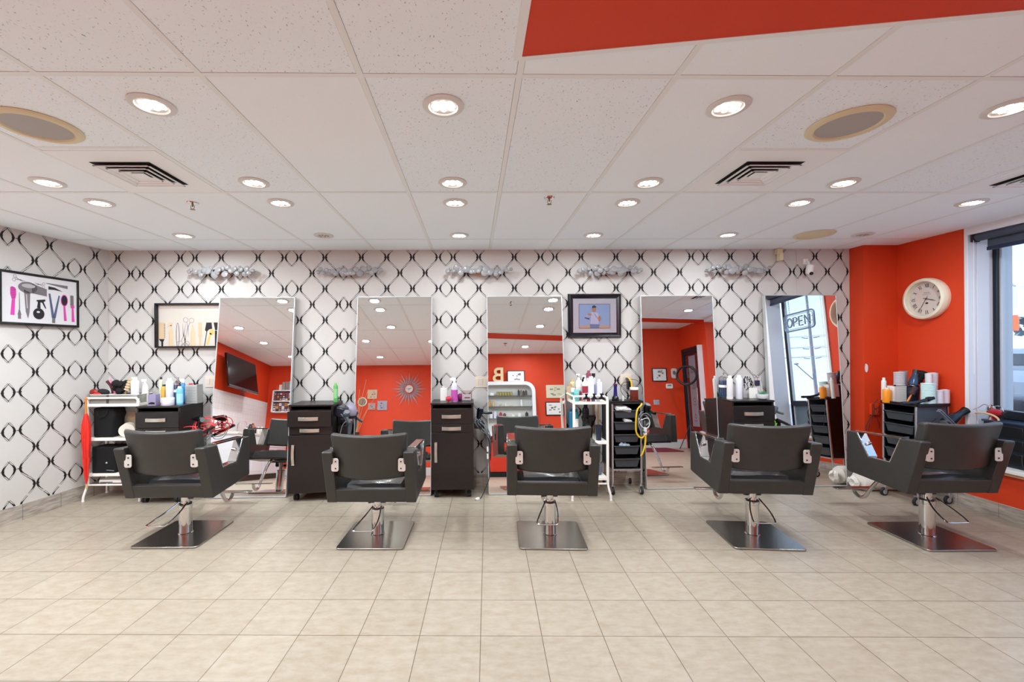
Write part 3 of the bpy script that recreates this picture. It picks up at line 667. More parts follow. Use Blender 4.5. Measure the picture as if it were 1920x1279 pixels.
def caster_wheel(g, x, y, r=.038):
    g.set(0).cyl((x-.011, y, r), (x+.011, y, r), r, seg=20); g.set(1).cyl((x-.0125, y, r), (x+.0125, y, r), r*.62, seg=16); g.set(2).cyl((x-.015, y, r), (x+.015, y, r), .006, seg=8)
    for s in (-1, 1): g.prism([(y-.01, r-.004), (y+.01, r-.004), (y+.026, 2*r+.012), (y-.006, 2*r+.012)], 'x', x+s*.014, x+s*.0165)
    g.bb(x-.018, x+.018, y-.01, y+.03, 2*r+.01, 2*r+.014); g.cyl((x, y+.012, 2*r+.01), (x, y+.012, 2*r+.045), .007, seg=10)
def tray(t, x0, x1, y0, y1, z0, z1, m=black_pl):
    g = G(); i = .018; w_ = .004
    a = [(x0, y0, z1), (x1, y0, z1), (x1, y1, z1), (x0, y1, z1)]; b = [(x0+i, y0+i*.6, z0), (x1-i, y0+i*.6, z0), (x1-i, y1-i, z0), (x0+i, y1-i, z0)]
    c = [(x0+w_, y0+w_, z1), (x1-w_, y0+w_, z1), (x1-w_, y1-w_, z1), (x0+w_, y1-w_, z1)]; d = [(x0+i+w_, y0+i*.6+w_, z0+w_), (x1-i-w_, y0+i*.6+w_, z0+w_), (x1-i-w_, y1-i-w_, z0+w_), (x0+i+w_, y1-i-w_, z0+w_)]
    fs = []
    for k in range(4):
        j = (k+1) % 4; fs += [(k, j, 4+j, 4+k), (8+k, 12+k, 12+j, 8+j), (k, 8+k, 8+j, j)]
    fs += [(4, 5, 6, 7), (15, 14, 13, 12)]; g.add(a+b+c+d, fs)
    g.bb(x0-.008, x1+.008, y0-.012, y0, z1-.004, z1+.004); g.bb(x0-.008, x0, y0, y1, z1-.004, z1+.003); g.bb(x1, x1+.008, y0, y1, z1-.004, z1+.003)
    return g.build('drawer', m, t, bevel=.002)
def black_trolley(loc, rz, lb, side=False, panel=None):
    t = thing('salon_trolley', lb, 'trolley', loc, rz, 'black drawer trolleys on casters'); w2, f, b = .15, -.165, .165
    for x in (-w2+.008, w2-.008):
        for y in (f, b):
            g = G(); g.bb(x-.008, x+.008, y-.008, y+.008, .11, .9); g.build('post', alum, t, bevel=.002)
    for s in (-1, 1):
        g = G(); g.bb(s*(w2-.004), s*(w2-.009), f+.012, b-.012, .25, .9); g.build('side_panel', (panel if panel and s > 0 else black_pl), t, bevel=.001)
    g = G(); g.bb(-w2, w2, b-.014, b-.008, .25, .9); g.build('back_panel', black_pl, t)
    for z0, z1 in ((.755, .83), (.635, .715), (.515, .592), (.395, .478), (.27, .352)):
        tray(t, -w2+.026, w2-.026, f-.006, b-.03, z0, z1, dgrey_pl)
    g = G(); g.prism(rrect(-w2-.012, w2+.012, f-.012, b+.012, .02), 'z', .895, .905); 
    for y in (f-.01, b+.004): g.bb(-w2-.012, w2+.012, y, y+.006, .9, .925)
    for x in (-w2-.012, w2+.006): g.bb(x, x+.006, f-.01, b+.01, .9, .925)
    g.build('top_tray', black_pl, t, bevel=.002)
    g = G(); g.bb(-w2, w2, f-.004, b+.004, .235, .25); g.build('bottom_rail', alum, t)
    for x in (-w2+.008, w2-.008):
        for y in (f, b):
            g = G(); caster_wheel(g, x, y, .036); g.build('caster', [rubber, mat('wheel_grey', 'a8aaab', .5), alum], t)
    if side:
        g = G(); X0, X1 = w2+.012, w2+.27
        g.prism(rrect(X0, X1, f, b, .03), 'z', .885, .893); g.bb(X0, X1, f, f+.008, .885, .925); g.bb(X1-.008, X1, f, b, .885, .925); g.bb(X0, X1, b-.008, b, .885, .925); g.build('side_tray', black_pl, t, bevel=.002)
        g = G(); g.bb(X1-.02, X1-.006, f+.004, f+.018, .2, .885); g.bb(X1-.02, X1-.006, b-.018, b-.004, .2, .885); g.bb(X0-.01, X1-.006, b-.016, b-.006, .2, .215); g.bb(X0-.01, X1-.006, f+.006, f+.016, .2, .215); g.build('side_frame', alum, t, bevel=.002)
        g = G(); g.bb(X0, X1-.02, b-.03, b-.024, .22, .88); g.build('side_back_panel', grey_pl, t)
        for y in (f+.02, b-.02):
            g = G(); caster_wheel(g, X1-.014, y, .036); g.bb(X1-.02, X1-.006, y-.02, y+.02, .1, .2); g.build('caster', [rubber, mat('wheel_grey'), alum], t)
    return t
black_trolley((1.515, 4.44, 0), 0, 'black drawer trolley right of the white cart, hung with a yellow cord')
black_trolley((4.165, 4.03, 0), math.radians(-84), 'black drawer trolley below the round wall clock, covered in rollers', panel=mat('panel_window_sheen', '4c545e', .3))  # blue-grey side panel: window reflection painted onto black plastic
# ================================================================== WALL ITEMS
def art(g, m, pts, o): # pts in picture plane (x,z), o = layer
    g.set(m); g.poly([(x, -.0008*o, z) for x, z in pts])
def ell(cx, cz, rx, rz, n=20): return [(cx+rx*math.cos(2*PI*k/n), cz+rz*math.sin(2*PI*k/n)) for k in range(n)]
def ring(g, m, cx, cz, rx, rz, wd, o, n=18):
    g.set(m)
    for k in range(n):
        a, b = 2*PI*k/n, 2*PI*(k+1)/n
        g.poly([(cx+(rx)*math.cos(a), -.0008*o, cz+rz*math.sin(a)), (cx+rx*math.cos(b), -.0008*o, cz+rz*math.sin(b)), (cx+(rx-wd)*math.cos(b), -.0008*o, cz+(rz-wd)*math.sin(b)), (cx+(rx-wd)*math.cos(a), -.0008*o, cz+(rz-wd)*math.sin(a))])
def seg2(g, m, a, b, w_, o, w2=None):
    w2 = w_ if w2 is None else w2; dx, dz = b[0]-a[0], b[1]-a[1]; L = math.hypot(dx, dz); nx, nz = -dz/L, dx/L
    art(g, m, [(a[0]+nx*w_/2, a[1]+nz*w_/2), (a[0]-nx*w_/2, a[1]-nz*w_/2), (b[0]-nx*w2/2, b[1]-nz*w2/2), (b[0]+nx*w2/2, b[1]+nz*w2/2)], o)
def frame_g(w_, h, fw, d, prof=0.0):
    g = G(); a, b = w_/2, h/2
    g.bb(-a, a, -d, 0, b-fw, b); g.bb(-a, a, -d, 0, -b, -b+fw); g.bb(-a, -a+fw, -d, 0, -b+fw, b-fw); g.bb(a-fw, a, -d, 0, -b+fw, b-fw)
    return g
def scissors(g, m, x, z, s, a, o):
    c, q = math.cos(a), math.sin(a)
    def T(u, v): return (x+s*(u*c-v*q), z+s*(u*q+v*c))
    for sg in (-1, 1):
        p = T(-.45, sg*.18); ring(g, m, p[0], p[1], .16*s, .16*s, .035*s, o, 14)
        seg2(g, m, T(-.32, sg*.1), T(.05, -sg*.02), .05*s, o); seg2(g, m, T(.05, -sg*.02), T(.6, -sg*.08), .07*s, o, .012*s)
pk, dk, gy, sv, bl, tn, org, yel, skin = (mat('print_pink', 'c93a9a', .6), mat('print_black', '1a161a', .5), mat('print_grey', '6c6468', .5), mat('print_silver', 'a59da0', .5), mat('print_blue', '4a5474', .5), mat('print_tan', 'c9ad8b', .6), mat('print_peach', 'dcae8c', .6), mat('print_yellow', 'd8b56c', .6), mat('print_skin', 'a8705a', .6))
white_art = mat('print_white', 'ccc8ca', .55)
# left picture, hung on the splayed papered wall
pc = lw((4.60-3.955)/math.cos(ang_l), 1.905, 0.0); rzl = math.atan2(nl.x, -nl.y)
t = thing('framed_picture', 'black-framed picture of a hairdryer with pink brushes on the papered side wall', 'picture', pc, rzl)
W_, H_ = .64, .455
frame_g(W_, H_, .022, .045).build('frame', black_fr, t, bevel=.002)
g = G(); g.set(0).bb(-W_/2+.01, W_/2-.01, -.040, -.004, -H_/2+.01, H_/2-.01); g.xf((0, -.0405, 0)); g.T = g.T @ Matrix.Diagonal((.87, 1, 1, 1))
# coordinates measured on the print: x -0.34..0.34, z -0.2..0.2
art(g, 1, [(-.275, .03)]+[(-.275+.012*k, .085+.012*math.sin(k)) for k in range(0, 5)]+[(-.225, .03), (-.235, -.01), (-.24, -.145), (-.275, -.145), (-.262, -.01)], 1)
for k in range(7): seg2(g, 2, (-.268, .085-k*.014), (-.23, .085-k*.014), .003, 2)
seg2(g, 3, (-.2, .05), (-.198, -.09), .004, 1, .008); art(g, 3, [(-.212, -.14), (-.186, -.14), (-.186, -.175), (-.212, -.175)], 1); art(g, 4, [(-.2, -.08), (-.182, -.14), (-.216, -.14)], 1)
art(g, 3, ell(-.125, .10, .085, .05), 1); art(g, 3, [(-.09, .14), (.045, .105), (.045, .04), (-.09, .055)], 1); art(g, 5, ell(-.12, .115, .06, .018), 2); art(g, 3, [(-.16, .08), (-.105, .06), (-.112, -.11), (-.125, -.17), (-.145, -.11)], 1); seg2(g, 5, (-.14, .04), (-.132, -.08), .012, 2)
art(g, 2, ell(-.03, -.12, .052, .05), 1); seg2(g, 2, (-.03, -.07), (-.026, -.01), .032, 1, .022); art(g, 2, [(-.05, 0.0), (.03, .012), (.032, -.002), (.015, -.012), (.04, -.07), (.03, -.07), (0, -.02), (-.05, -.012)], 1); art(g, 0, ell(-.035, -.105, .015, .008), 2)
seg2(g, 6, (.07, .07), (.105, -.15), .018, 1, .026); seg2(g, 6, (.165, .06), (.115, -.15), .014, 1, .026); seg2(g, 3, (.11, -.15), (.108, -.195), .03, 1)
art(g, 2, ell(.215, .02, .034, .052), 1); ring(g, 1, .215, .02, .036, .054, .007, 2); seg2(g, 1, (.215, -.03), (.225, -.17), .018, 1, .028)
seg2(g, 4, (.295, .075), (.297, -.02), .03, 1); seg2(g, 1, (.297, -.02), (.3, -.045), .038, 1); seg2(g, 1, (.3, -.04), (.305, -.175), .018, 1, .03)
for k in range(8): seg2(g, 2, (.272, .07-k*.012), (.284, .07-k*.012), .004, 2)
scissors(g, 3, -.2, .16, .09, -.25, 1); scissors(g, 3, -.02, .12+.02, .08, PI-.1, 1)
art(g, 2, [(.06, .135), (.06, .105), (.12, .108), (.2, .1), (.12, .13)], 1); seg2(g, 3, (.04, .16), (.25, .145), .006, 1, .03)
g.xf(); g.build('print', [white_art, pk, dk, gy, gy, sv, bl], t, recalc=False)
# second picture
t = thing('framed_picture', 'black-framed picture of combs, scissors and bottles beside the leftmost leaning mirror', 'picture', (-2.94, WY-.002, 1.712), 0)
frame_g(.70, .462, .017, .05).build('frame', black_fr, t, bevel=.002)
g = G(); g.bb(-.34, .34, -.012, -.004, -.22, .22); g.xf((0, -.0125, 0))
art(g, 2, [(-.33, -.14), (-.27, -.14), (-.285, -.17), (-.285, -.215), (-.305, -.215), (-.305, -.17)], 1); art(g, 1, [(-.33, -.135), (-.27, -.135), (-.268, .03), (-.33, .035)], 1)
for k in range(10): seg2(g, 2, (-.275, .015-k*.015), (-.262, .013-k*.015), .004, 2)
for cx0 in (-.205, .02):
    art(g, 3, [(cx0-.025, -.215), (cx0+.025, -.215), (cx0+.025, -.07), (cx0+.012, -.03), (cx0+.008, .005), (cx0-.008, .005), (cx0-.012, -.03), (cx0-.025, -.07)], 1); seg2(g, 1, (cx0-.018, -.21), (cx0-.016, -.07), .008, 2)
art(g, 3, [(-.235, .03), (-.19, .03), (-.195, -.0), (-.225, -.005), (-.24, -.03)], 1)
ring(g, 4, -.135, -.10, .018, .13, .006, 1); scissors(g, 5, -.075, -.1, .2, PI/2-.05, 1); scissors(g, 2, -.06, -.16, .1, PI/2, 2); scissors(g, 5, -.03, -.02, .17, -PI/2-.1, 1)
seg2(g, 6, (.095, .03), (.095, -.12), .038, 1); seg2(g, 6, (.095, -.12), (.095, -.215), .02, 1)
art(g, 2, [(.16, .03), (.215, .03), (.22, -.035), (.19, -.04), (.165, -.065), (.145, -.05)], 1); seg2(g, 2, (.165, -.06), (.14, -.215), .008, 1)
art(g, 7, ell(.215, -.07, .025, .03), 1); seg2(g, 7, (.205, -.08), (.165, -.2), .02, 1)
art(g, 2, [(.235, .03), (.335, .03), (.335, -.05), (.25, -.05)], 1); seg2(g, 2, (.265, -.055), (.265, -.215), .035, 1); seg2(g, 2, (.315, -.055), (.325, -.215), .02, 1)
g.xf(); g.build('print', [mat('print_cream', 'c8beb4', .6), tn, dk, mat('print_beige', 'ccb596', .6), bl, sv, org, mat('print_gold', 'd3b15f', .6)], t, recalc=False)
# portrait
t = thing('framed_picture', 'thick black frame around a blue portrait of a person in a white shirt', 'picture', (1.29, WY-.002, 1.793), 0)
W_, H_ = .565, .465; g = G()
for (u0, d0), (u1, d1) in (((0, .018), (.010, .036)), ((.010, .036), (.026, .034)), ((.026, .034), (.046, .016)), ((.046, .016), (.054, .012))):
    a, b = W_/2, H_/2
    A = [(-a+u0, -d0, -b+u0), (a-u0, -d0, -b+u0), (a-u0, -d0, b-u0), (-a+u0, -d0, b-u0)]; B = [(-a+u1, -d1, -b+u1), (a-u1, -d1, -b+u1), (a-u1, -d1, b-u1), (-a+u1, -d1, b-u1)]
    for k in range(4): g.quad(A[k], A[(k+1) % 4], B[(k+1) % 4], B[k])
g.bb(-W_/2, W_/2, -.018, 0, -H_/2, H_/2); g.build('frame', mat('frame_blueblack', '12141c', .22), t, recalc=False)
g = G(); g.xf((0, -.019, 0)); art(g, 0, [(-.23, -.18), (.23, -.18), (.23, .18), (-.23, .18)], 0); g.xf((0, -.0195, 0))
art(g, 1, [(-.17, -.135), (.165, -.135), (.165, .125), (-.17, .125)], 0); g.xf((0, -.02, 0))
art(g, 2, [(-.165, -.13), (.16, -.13), (.16, .12), (-.165, .12)], 0); g.xf((0, -.0205, 0))
art(g, 3, [(-.165, -.13), (.16, -.13), (.16, -.108), (.06, -.1), (-.06, -.1), (-.165, -.11)], 1)
art(g, 4, [(-.06, .028), (-.03, .04), (.03, .03), (.045, .0), (.038, -.09), (-.05, -.09), (-.04, -.01)], 2); art(g, 4, [(-.1, -.005), (-.055, .03), (-.04, .0), (-.06, -.01)], 2)
art(g, 5, ell(-.008, .07, .022, .034), 3); art(g, 6, [(-.03, .08), (-.028, .1), (-.01, .11), (.012, .1), (.015, .085)], 4); seg2(g, 7, (-.11, -.02), (-.058, -.035), .008, 3, .014)
art(g, 5, ell(-.055, .012, .022, .012), 3); art(g, 5, ell(.048, -.03, .015, .03), 3); art(g, 8, [(-.055, -.088), (.05, -.092), (.045, -.13), (-.05, -.13)], 3); seg2(g, 6, (-.005, .02), (.03, -.03), .004, 3)
g.xf(); g.build('print', [mat('mat_board', 'd6cdd0', .7), gy, mat('print_sky', '9db7d8', .5), org, mat('print_shirt', 'd0c9dc', .5), skin, dk, mat('print_navy', '252b66', .5), mat('print_jeans', '5c6f93', .5)], t, recalc=False)
g = G(); g.bb(-.235, .235, -.0235, -.0225, -.185, .185); g.build('glass_pane', clear_m, t)
# switches and outlets
def plate(name, lb, cat, loc, w_, h, kind, m=cream, rot=0, group=None):
    t = thing(name, lb, cat, loc, rot, group)
    g = G(); g.prism(rrect(-w_/2, w_/2, -h/2, h/2, .006), 'y', -.006, 0); g.build('plate', m, t, bevel=.0015)
    n = max(1, round(w_/.05))
    for k in range(n):
        x = (k-(n-1)/2)*.046
        if kind == 'switch': g = G(); g.box((x, -.008, 0), (.033, .006, .066), (.08, 0, 0)); g.build('rocker', m, t, bevel=.001)
        else:
            g = G()
            for z in (-.02, .02): g.set(0).prism(ell(x, z, .015, .0145, 14), 'y', -.008, -.005); g.set(1).bb(x-.007, x-.005, -.0085, -.007, z-.002, z+.006); g.bb(x+.005, x+.007, -.0085, -.007, z-.002, z+.006)
            g.build('socket', [m, black_pl], t)
    return t
cp = mat('pale_plate', 'd6c9ba', .4)
plate('light_switch', 'pale wall switch plate between the leftmost cabinet and mirror', 'switch', (-2.745, WY-.001, 1.125), .115, .118, 'switch', cp)
plate('light_switch', 'wide pale wall switch plate left of the middle mirror', 'switch', (.085, WY-.001, 1.10), .13, .116, 'switch', cp)
plate('wall_outlet', 'double wall outlet holding black and yellow plugs above the trolley', 'outlet', (1.625, WY-.001, 1.115), .125, .116, 'outlet', cp)
t = thing('outlet_box', 'orange-painted outlet box on the pilaster beside the window trolley', 'outlet', (4.135, 4.43, .80)); g = G(); g.prism(rrect(-.038, .038, -.058, .058, .006), 'y', -.03, 0); g.build('box', orange_w, t, bevel=.002)
g = G(); g.tube(smooth_path([(-.005, -.03, .01), (-.02, -.06, 0), (-.045, -.05, -.08), (-.07, -.03, -.2), (-.06, -.02, -.3)], 5), .0025, 6); g.tube(smooth_path([(.01, -.03, .01), (.02, -.07, .03), (-.01, -.06, -.06), (.035, -.04, -.16), (.05, -.02, -.2)], 5), .0025, 6); g.build('wire', rubber, t)
# security camera
t = thing('security_camera', 'small white dome-ended camera hanging near the top of the papered wall', 'camera', (3.565, WY-.002, 2.36))
g = G(); g.bb(-.025, .025, -.012, 0, -.03, .03); g.tube([(0, -.01, 0), (0, -.05, -.01), (0, -.06, -.04)], .009, 8); g.build('mount', white_pl, t)
g = G(); g.xf((0, -.065, -.095), (.25, 0, 0)); g.lathe([(0, .055), (.028, .055), (.034, .045), (.034, -.02), (.03, -.04), (.015, -.052), (0, -.054)], seg=20); g.xf(); g.build('body', white_pl, t)
g = G(); g.ball((-.002, -.09, -.14), .018); g.build('lens', black_gl, t)
t = thing('wall_bracket', 'small cream bracket fixed where the papered wall meets the ceiling', 'bracket', (3.27, WY-.001, 2.42)); g = G(); g.bb(-.035, .02, -.05, 0, .02, .075); g.bb(-.02, .012, -.07, -.01, -.055, .03); g.bb(.0, .035, -.05, -.035, -.035, -.02); g.build('bracket_body', cream, t, bevel=.003)
g = G(); g.tube(wig((3.47, WY-.004, 2.49), (3.475, WY-.004, 2.02), 8, .003, 5), .0022, 6); tag(g.build('camera_wire', mat('grey_wire', 'c9c2bd', .5)), 'thin pale wire running down the papered wall behind the rightmost mirror', 'wire')
# ---- wall clock on the right pier
CR = .20
t = thing('wall_clock', 'round cream wall clock with roman numerals on the orange wall', 'clock', (RX, 4.12, 1.905), math.radians(-90))
# local: x right along wall seen from inside, -y out of the wall
g = G(); g.lathe([(.0, 0), (CR*.97, 0), (CR, -.02), (CR, -.05), (CR*.96, -.07), (CR*.86, -.078), (CR*.83, -.07), (CR*.83, -.02), (0, -.02)], seg=56, axis='y'); g.build('case', mat('clock_cream', 'e6dcc6', .35), t)
g = G(); g.set(0).lathe([(0, -.022), (CR*.825, -.022), (CR*.825, -.024), (0, -.024)], seg=48, axis='y'); g.set(1)
rom = {1: 'I', 2: 'II', 3: 'III', 4: 'IIII', 5: 'V', 6: 'VI', 7: 'VII', 8: 'VIII', 9: 'IX', 10: 'X', 11: 'XI', 12: 'XII'}
for h, s_ in rom.items():
    an = PI/2-h*PI/6; r0 = CR*.645; tot = sum({'I': .35, 'V': .8, 'X': .8}[c] for c in s_); p = -tot/2; sc = .026
    ux, uz = math.sin(an), -math.cos(an)  # tangent (clockwise)
    def Q(a, b): 
        # a along tangent, b along radius (outward = top of numeral)
        return (r0*math.cos(an)+ux*a+math.cos(an)*b, -.0245, r0*math.sin(an)+uz*a+math.sin(an)*b)
    def bar(a0, b0, a1, b1, wd):
        g.poly([Q(a0-wd, b0), Q(a0+wd, b0), Q(a1+wd, b1), Q(a1-wd, b1)])
    for c in s_:
        wv = {'I': .35, 'V': .8, 'X': .8}[c]; m0 = (p+wv/2)*sc
        if c == 'I': bar(m0, -.019, m0, .019, .0026)
        elif c == 'V': bar(m0, -.019, m0-.008, .019, .0026); bar(m0, -.019, m0+.008, .019, .0016)
        else: bar(m0+.008, -.019, m0-.008, .019, .0026); bar(m0-.008, -.019, m0+.008, .019, .0016)
        p += wv
for k in range(60):
    a = k*PI/30; r0, r1 = CR*.77, CR*.795; g.poly([(r*math.cos(a+d), -.0245, r*math.sin(a+d)) for r, d in ((r0, -.006), (r1, -.006), (r1, .006), (r0, .006))])
g.poly([(x, -.0245, z) for x, z in ell(.0, -.042, .014, .009)]); g.set(2)
for k in range(7): g.poly([(x, -.0245, z) for x, z in [(-.028+k*.008, .055), (-.023+k*.008, .055), (-.023+k*.008, .064), (-.028+k*.008, .064)]])
for k in range(10): g.poly([(x, -.0245, z) for x, z in [(-.04+k*.008, .04), (-.036+k*.008, .04), (-.036+k*.008, .046), (-.04+k*.008, .046)]])
g.build('dial', [mat('clock_dial', 'cfc2bb', .6), mat('clock_numeral', '2c2226', .5), mat('clock_script', '857a78', .6)], t, recalc=False)
def hand(name, hang, ln, wd, o, tail=.03):
    g = G(); a = PI/2-hang*PI/6; d = (math.cos(a), math.sin(a)); q = (-d[1], d[0])
    pts = [(-d[0]*tail+q[0]*wd*.6, -d[1]*tail+q[1]*wd*.6), (-d[0]*tail-q[0]*wd*.6, -d[1]*tail-q[1]*wd*.6), (d[0]*ln*.6-q[0]*wd, d[1]*ln*.6-q[1]*wd), (d[0]*ln, d[1]*ln), (d[0]*ln*.6+q[0]*wd, d[1]*ln*.6+q[1]*wd)]
    g.prism(pts, 'y', -.030-o, -.0285-o); g.build(name, mat('clock_hand', '3a3438', .4), t)
hand('hour_hand', 3.55, CR*.47, .0035, .001); hand('minute_hand', 7.0, CR*.68, .0025, .004)
g = G(); g.cyl((0, -.024, 0), (0, -.036, 0), .006); g.build('hub', mat('clock_hand'), t)
# roller blind
t = thing('roller_blind', 'dark grey roller blind rolled up above the window', 'blind', (RX+.03, (W0+W1)/2-.02, 2.40))
hy = (W1-W0)/2-.05
g = G(); g.cyl((0, -hy-.9, 0), (0, hy, 0), .034, seg=24); g.build('roll', mat('blind_fabric', '3d4452', .6), t)
g = G(); g.bb(.028, .031, -hy-.9, hy-.05, -.10, .0); g.build('fabric', mat('blind_fabric'), t); g = G(); g.bb(.018, .04, -hy-.9, hy-.05, -.125, -.095); g.build('bottom_bar', mat('blind_bar', '1c2740', .4), t, bevel=.003)
g = G(); g.cyl((0, hy, 0), (0, hy+.02, 0), .04, seg=20); g.bb(-.03, .035, hy+.012, hy+.03, -.035, .04); g.build('end_bracket', black_pl, t)
g = G(); g.tube([(-.03, hy+.005, .0), (-.032, hy+.005, -.6), (-.032, hy+.005, -1.2)], .0018, 6); g.build('chain', white_pl, t)
# open sign hanging in the window, facing the street
t = thing('open_sign', 'hanging neon open sign seen from behind in the rightmost mirror', 'sign', (RX+.19, 3.14, 1.985), math.radians(90))
tube_m = mat('sign_tube', '6f7d92', .3)
g = G(); g.tube([(p[0], 0, p[1]) for p in rrect(-.265, .265, -.12, .12, .05)][:-1], .011, 8, closed=True); g.tube([(p[0], 0, p[1]) for p in rrect(-.24, .24, -.097, .097, .04)][:-1], .004, 6, closed=True); g.build('border_tube', tube_m, t)
g = G()
g.tube([(-.17+.045*math.cos(a), 0, .062*math.sin(a)) for a in [k*PI/10 for k in range(20)]], .010, 8, closed=True)
for pts in ([(-.1, -.062), (-.1, .062), (-.06, .062), (-.035, .045), (-.035, .015), (-.06, -.002), (-.1, -.002)], [(.065, .062), (.0, .062), (.0, -.062), (.065, -.062)], [(0, 0), (.055, 0)], [(.105, -.062), (.105, .062), (.19, -.062), (.19, .062)]):
    g.tube([(x, 0, z) for x, z in pts], .010, 8)
g.build('letter_tubes', tube_m, t)
g = G()
for z in (-.03, .03): g.tube([(-.25, .012, z), (.25, .012, z)], .004, 6)
g.build('support_bar', mat('clear_bar', '9aa6b5', .2), t)
for x in (-.16, .17):
    g = G(); n = 12
    for k in range(n):
        z0 = .12+k*.03; pts = [((x+(.007*math.cos(a) if k % 2 else 0)), (0 if k % 2 else .007*math.cos(a)), z0+.019+.019*math.sin(a)) for a in [q*PI/4 for q in range(8)]]; g.tube(pts, .002, 5, closed=True)
    g.build('chain', chrome, t)
# umbrella leaning in the corner
red_f = mat('red_fabric', 'd8281c', .55, noise=.2, nscale=20)
t = thing('folded_umbrella', 'folded red umbrella hanging between the white cart and papered wall', 'umbrella', (-3.705, 4.225, .13), 0)
t.scale = (.85, .85, 1)
g = G(); vs = []
prof = [(.006, .05), (.018, .12), (.03, .3), (.036, .5), (.034, .62), (.02, .70), (.008, .73)]
for i, (r, z) in enumerate(prof):
    for k in range(24): a = 2*PI*k/24; rr_ = r*(1+.22*math.sin(a*6+z*6)); vs.append((rr_*math.cos(a), rr_*math.sin(a), z))
fs = [(i*24+k, i*24+(k+1) % 24, (i+1)*24+(k+1) % 24, (i+1)*24+k) for i in range(len(prof)-1) for k in range(24)]; g.add(vs, fs); g.build('canopy', red_f, t)
g = G(); g.cyl((0, 0, 0), (0, 0, .05), .006, .008); g.build('tip', yel, t)
g = G(); g.cyl((0, 0, .72), (0, 0, .86), .011, .009); g.ball((0, 0, .865), .014); g.tube([(0, 0, .86), (-.02, .01, .875), (-.045, .035, .862), (-.03, .03, .84), (0, 0, .85)], .003, 6); g.build('handle', mat('orange_wood', 'cc7a2e', .35), t)
# ================================================================== SMALL ITEMS
def bottle(name, cat, lb, x, y, z, r, h, col, cap='ece9e6', kind='can', band=None, group=None, trans=False):
    t = thing(name, lb, cat, (x, y, z), 0, group); bm_ = clear_m if trans else mat('plastic_'+col, col, .3)
    cm = mat('cap_'+cap, cap, .35); g = G()
    if kind == 'can':
        g.lathe([(0, 0), (r*.96, 0), (r, .004), (r, h*.83), (r*.9, h*.87), (r*.62, h*.9), (0, h*.9)], seg=22); g.build('body', bm_, t)
        g = G(); g.lathe([(0, h*.895), (r*.6, h*.895), (r*.58, h*.985), (r*.5, h), (0, h)], seg=18); g.build('cap', cm, t)
    elif kind == 'jar':
        g.lathe([(0, 0), (r*.95, 0), (r, .005), (r, h*.62), (r*.97, h*.66), (0, h*.66)], seg=28); g.build('body', bm_, t)
        g = G(); g.lathe([(0, h*.66), (r*1.02, h*.66), (r*1.02, h*.95), (r*.97, h), (0, h)], seg=28); g.build('lid', cm, t)
    elif kind == 'pump':
        g.lathe([(0, 0), (r*.96, 0), (r, .005), (r, h*.66), (r*.8, h*.74), (r*.4, h*.78), (0, h*.78)], seg=22); g.build('body', bm_, t)
        g = G(); g.lathe([(0, h*.775), (r*.42, h*.775), (r*.42, h*.84), (r*.12, h*.85), (r*.12, h*.95), (0, h*.95)], seg=14); g.bb(-r*.9, r*.3, -r*.14, r*.14, h*.945, h); g.build('pump', cm, t, bevel=.001)
    elif kind == 'spray':
        g.lathe([(0, 0), (r*.96, 0), (r, .005), (r, h*.6), (r*.75, h*.74), (r*.35, h*.84), (0, h*.84)], seg=22); g.build('body', bm_, t)
        g = G(); g.lathe([(0, h*.835), (r*.42, h*.835), (r*.42, h*.89), (0, h*.89)], seg=14); g.bb(-r*1.2, r*.5, -r*.22, r*.22, h*.89, h); g.tube([(-r*.5, 0, h*.89), (-r*.9, 0, h*.82), (-r*.85, 0, h*.76)], r*.09, 6); g.build('spray_head', cm, t, bevel=.001)
    elif kind == 'square':
        g.prism(rrect(-r, r, -r*.7, r*.7, r*.2), 'z', 0, h*.85); g.build('body', bm_, t, bevel=.002); g = G(); g.cyl((0, 0, h*.85), (0, 0, h), r*.5); g.build('cap', cm, t)
    elif kind == 'tube':
        n = 14; vs = []; P_ = [(r*.55, r*.55, 0), (r*.6, r*.6, h*.2), (r, r*.75, h*.28), (r*1.05, r*.1, h)]
        for a, b, z_ in P_:
            for k in range(n): vs.append((a*math.cos(2*PI*k/n), b*math.sin(2*PI*k/n), z_))
        fs = [(i*n+k, i*n+(k+1) % n, (i+1)*n+(k+1) % n, (i+1)*n+k) for i in (2,) for k in range(n)]+[tuple(range(3*n, 4*n)), tuple(reversed(range(2*n, 3*n)))]
        g.add(vs, fs); g.build('body', bm_, t); g = G(); g.cyl((0, 0, 0), (0, 0, h*.28), r*.6); g.build('cap', cm, t)
    if band:
        bc, a, b = band; g = G(); rb = r*1.012
        if kind == 'square': g.bb(-r*1.01, r*1.01, -r*.72, r*.72, h*a, h*b)
        else: g.lathe([(rb-.0015, h*a), (rb, h*a), (rb, h*b), (rb-.0015, h*b)], seg=22)
        g.build('label_band', mat('band_'+bc, bc, .5), t)
    return t
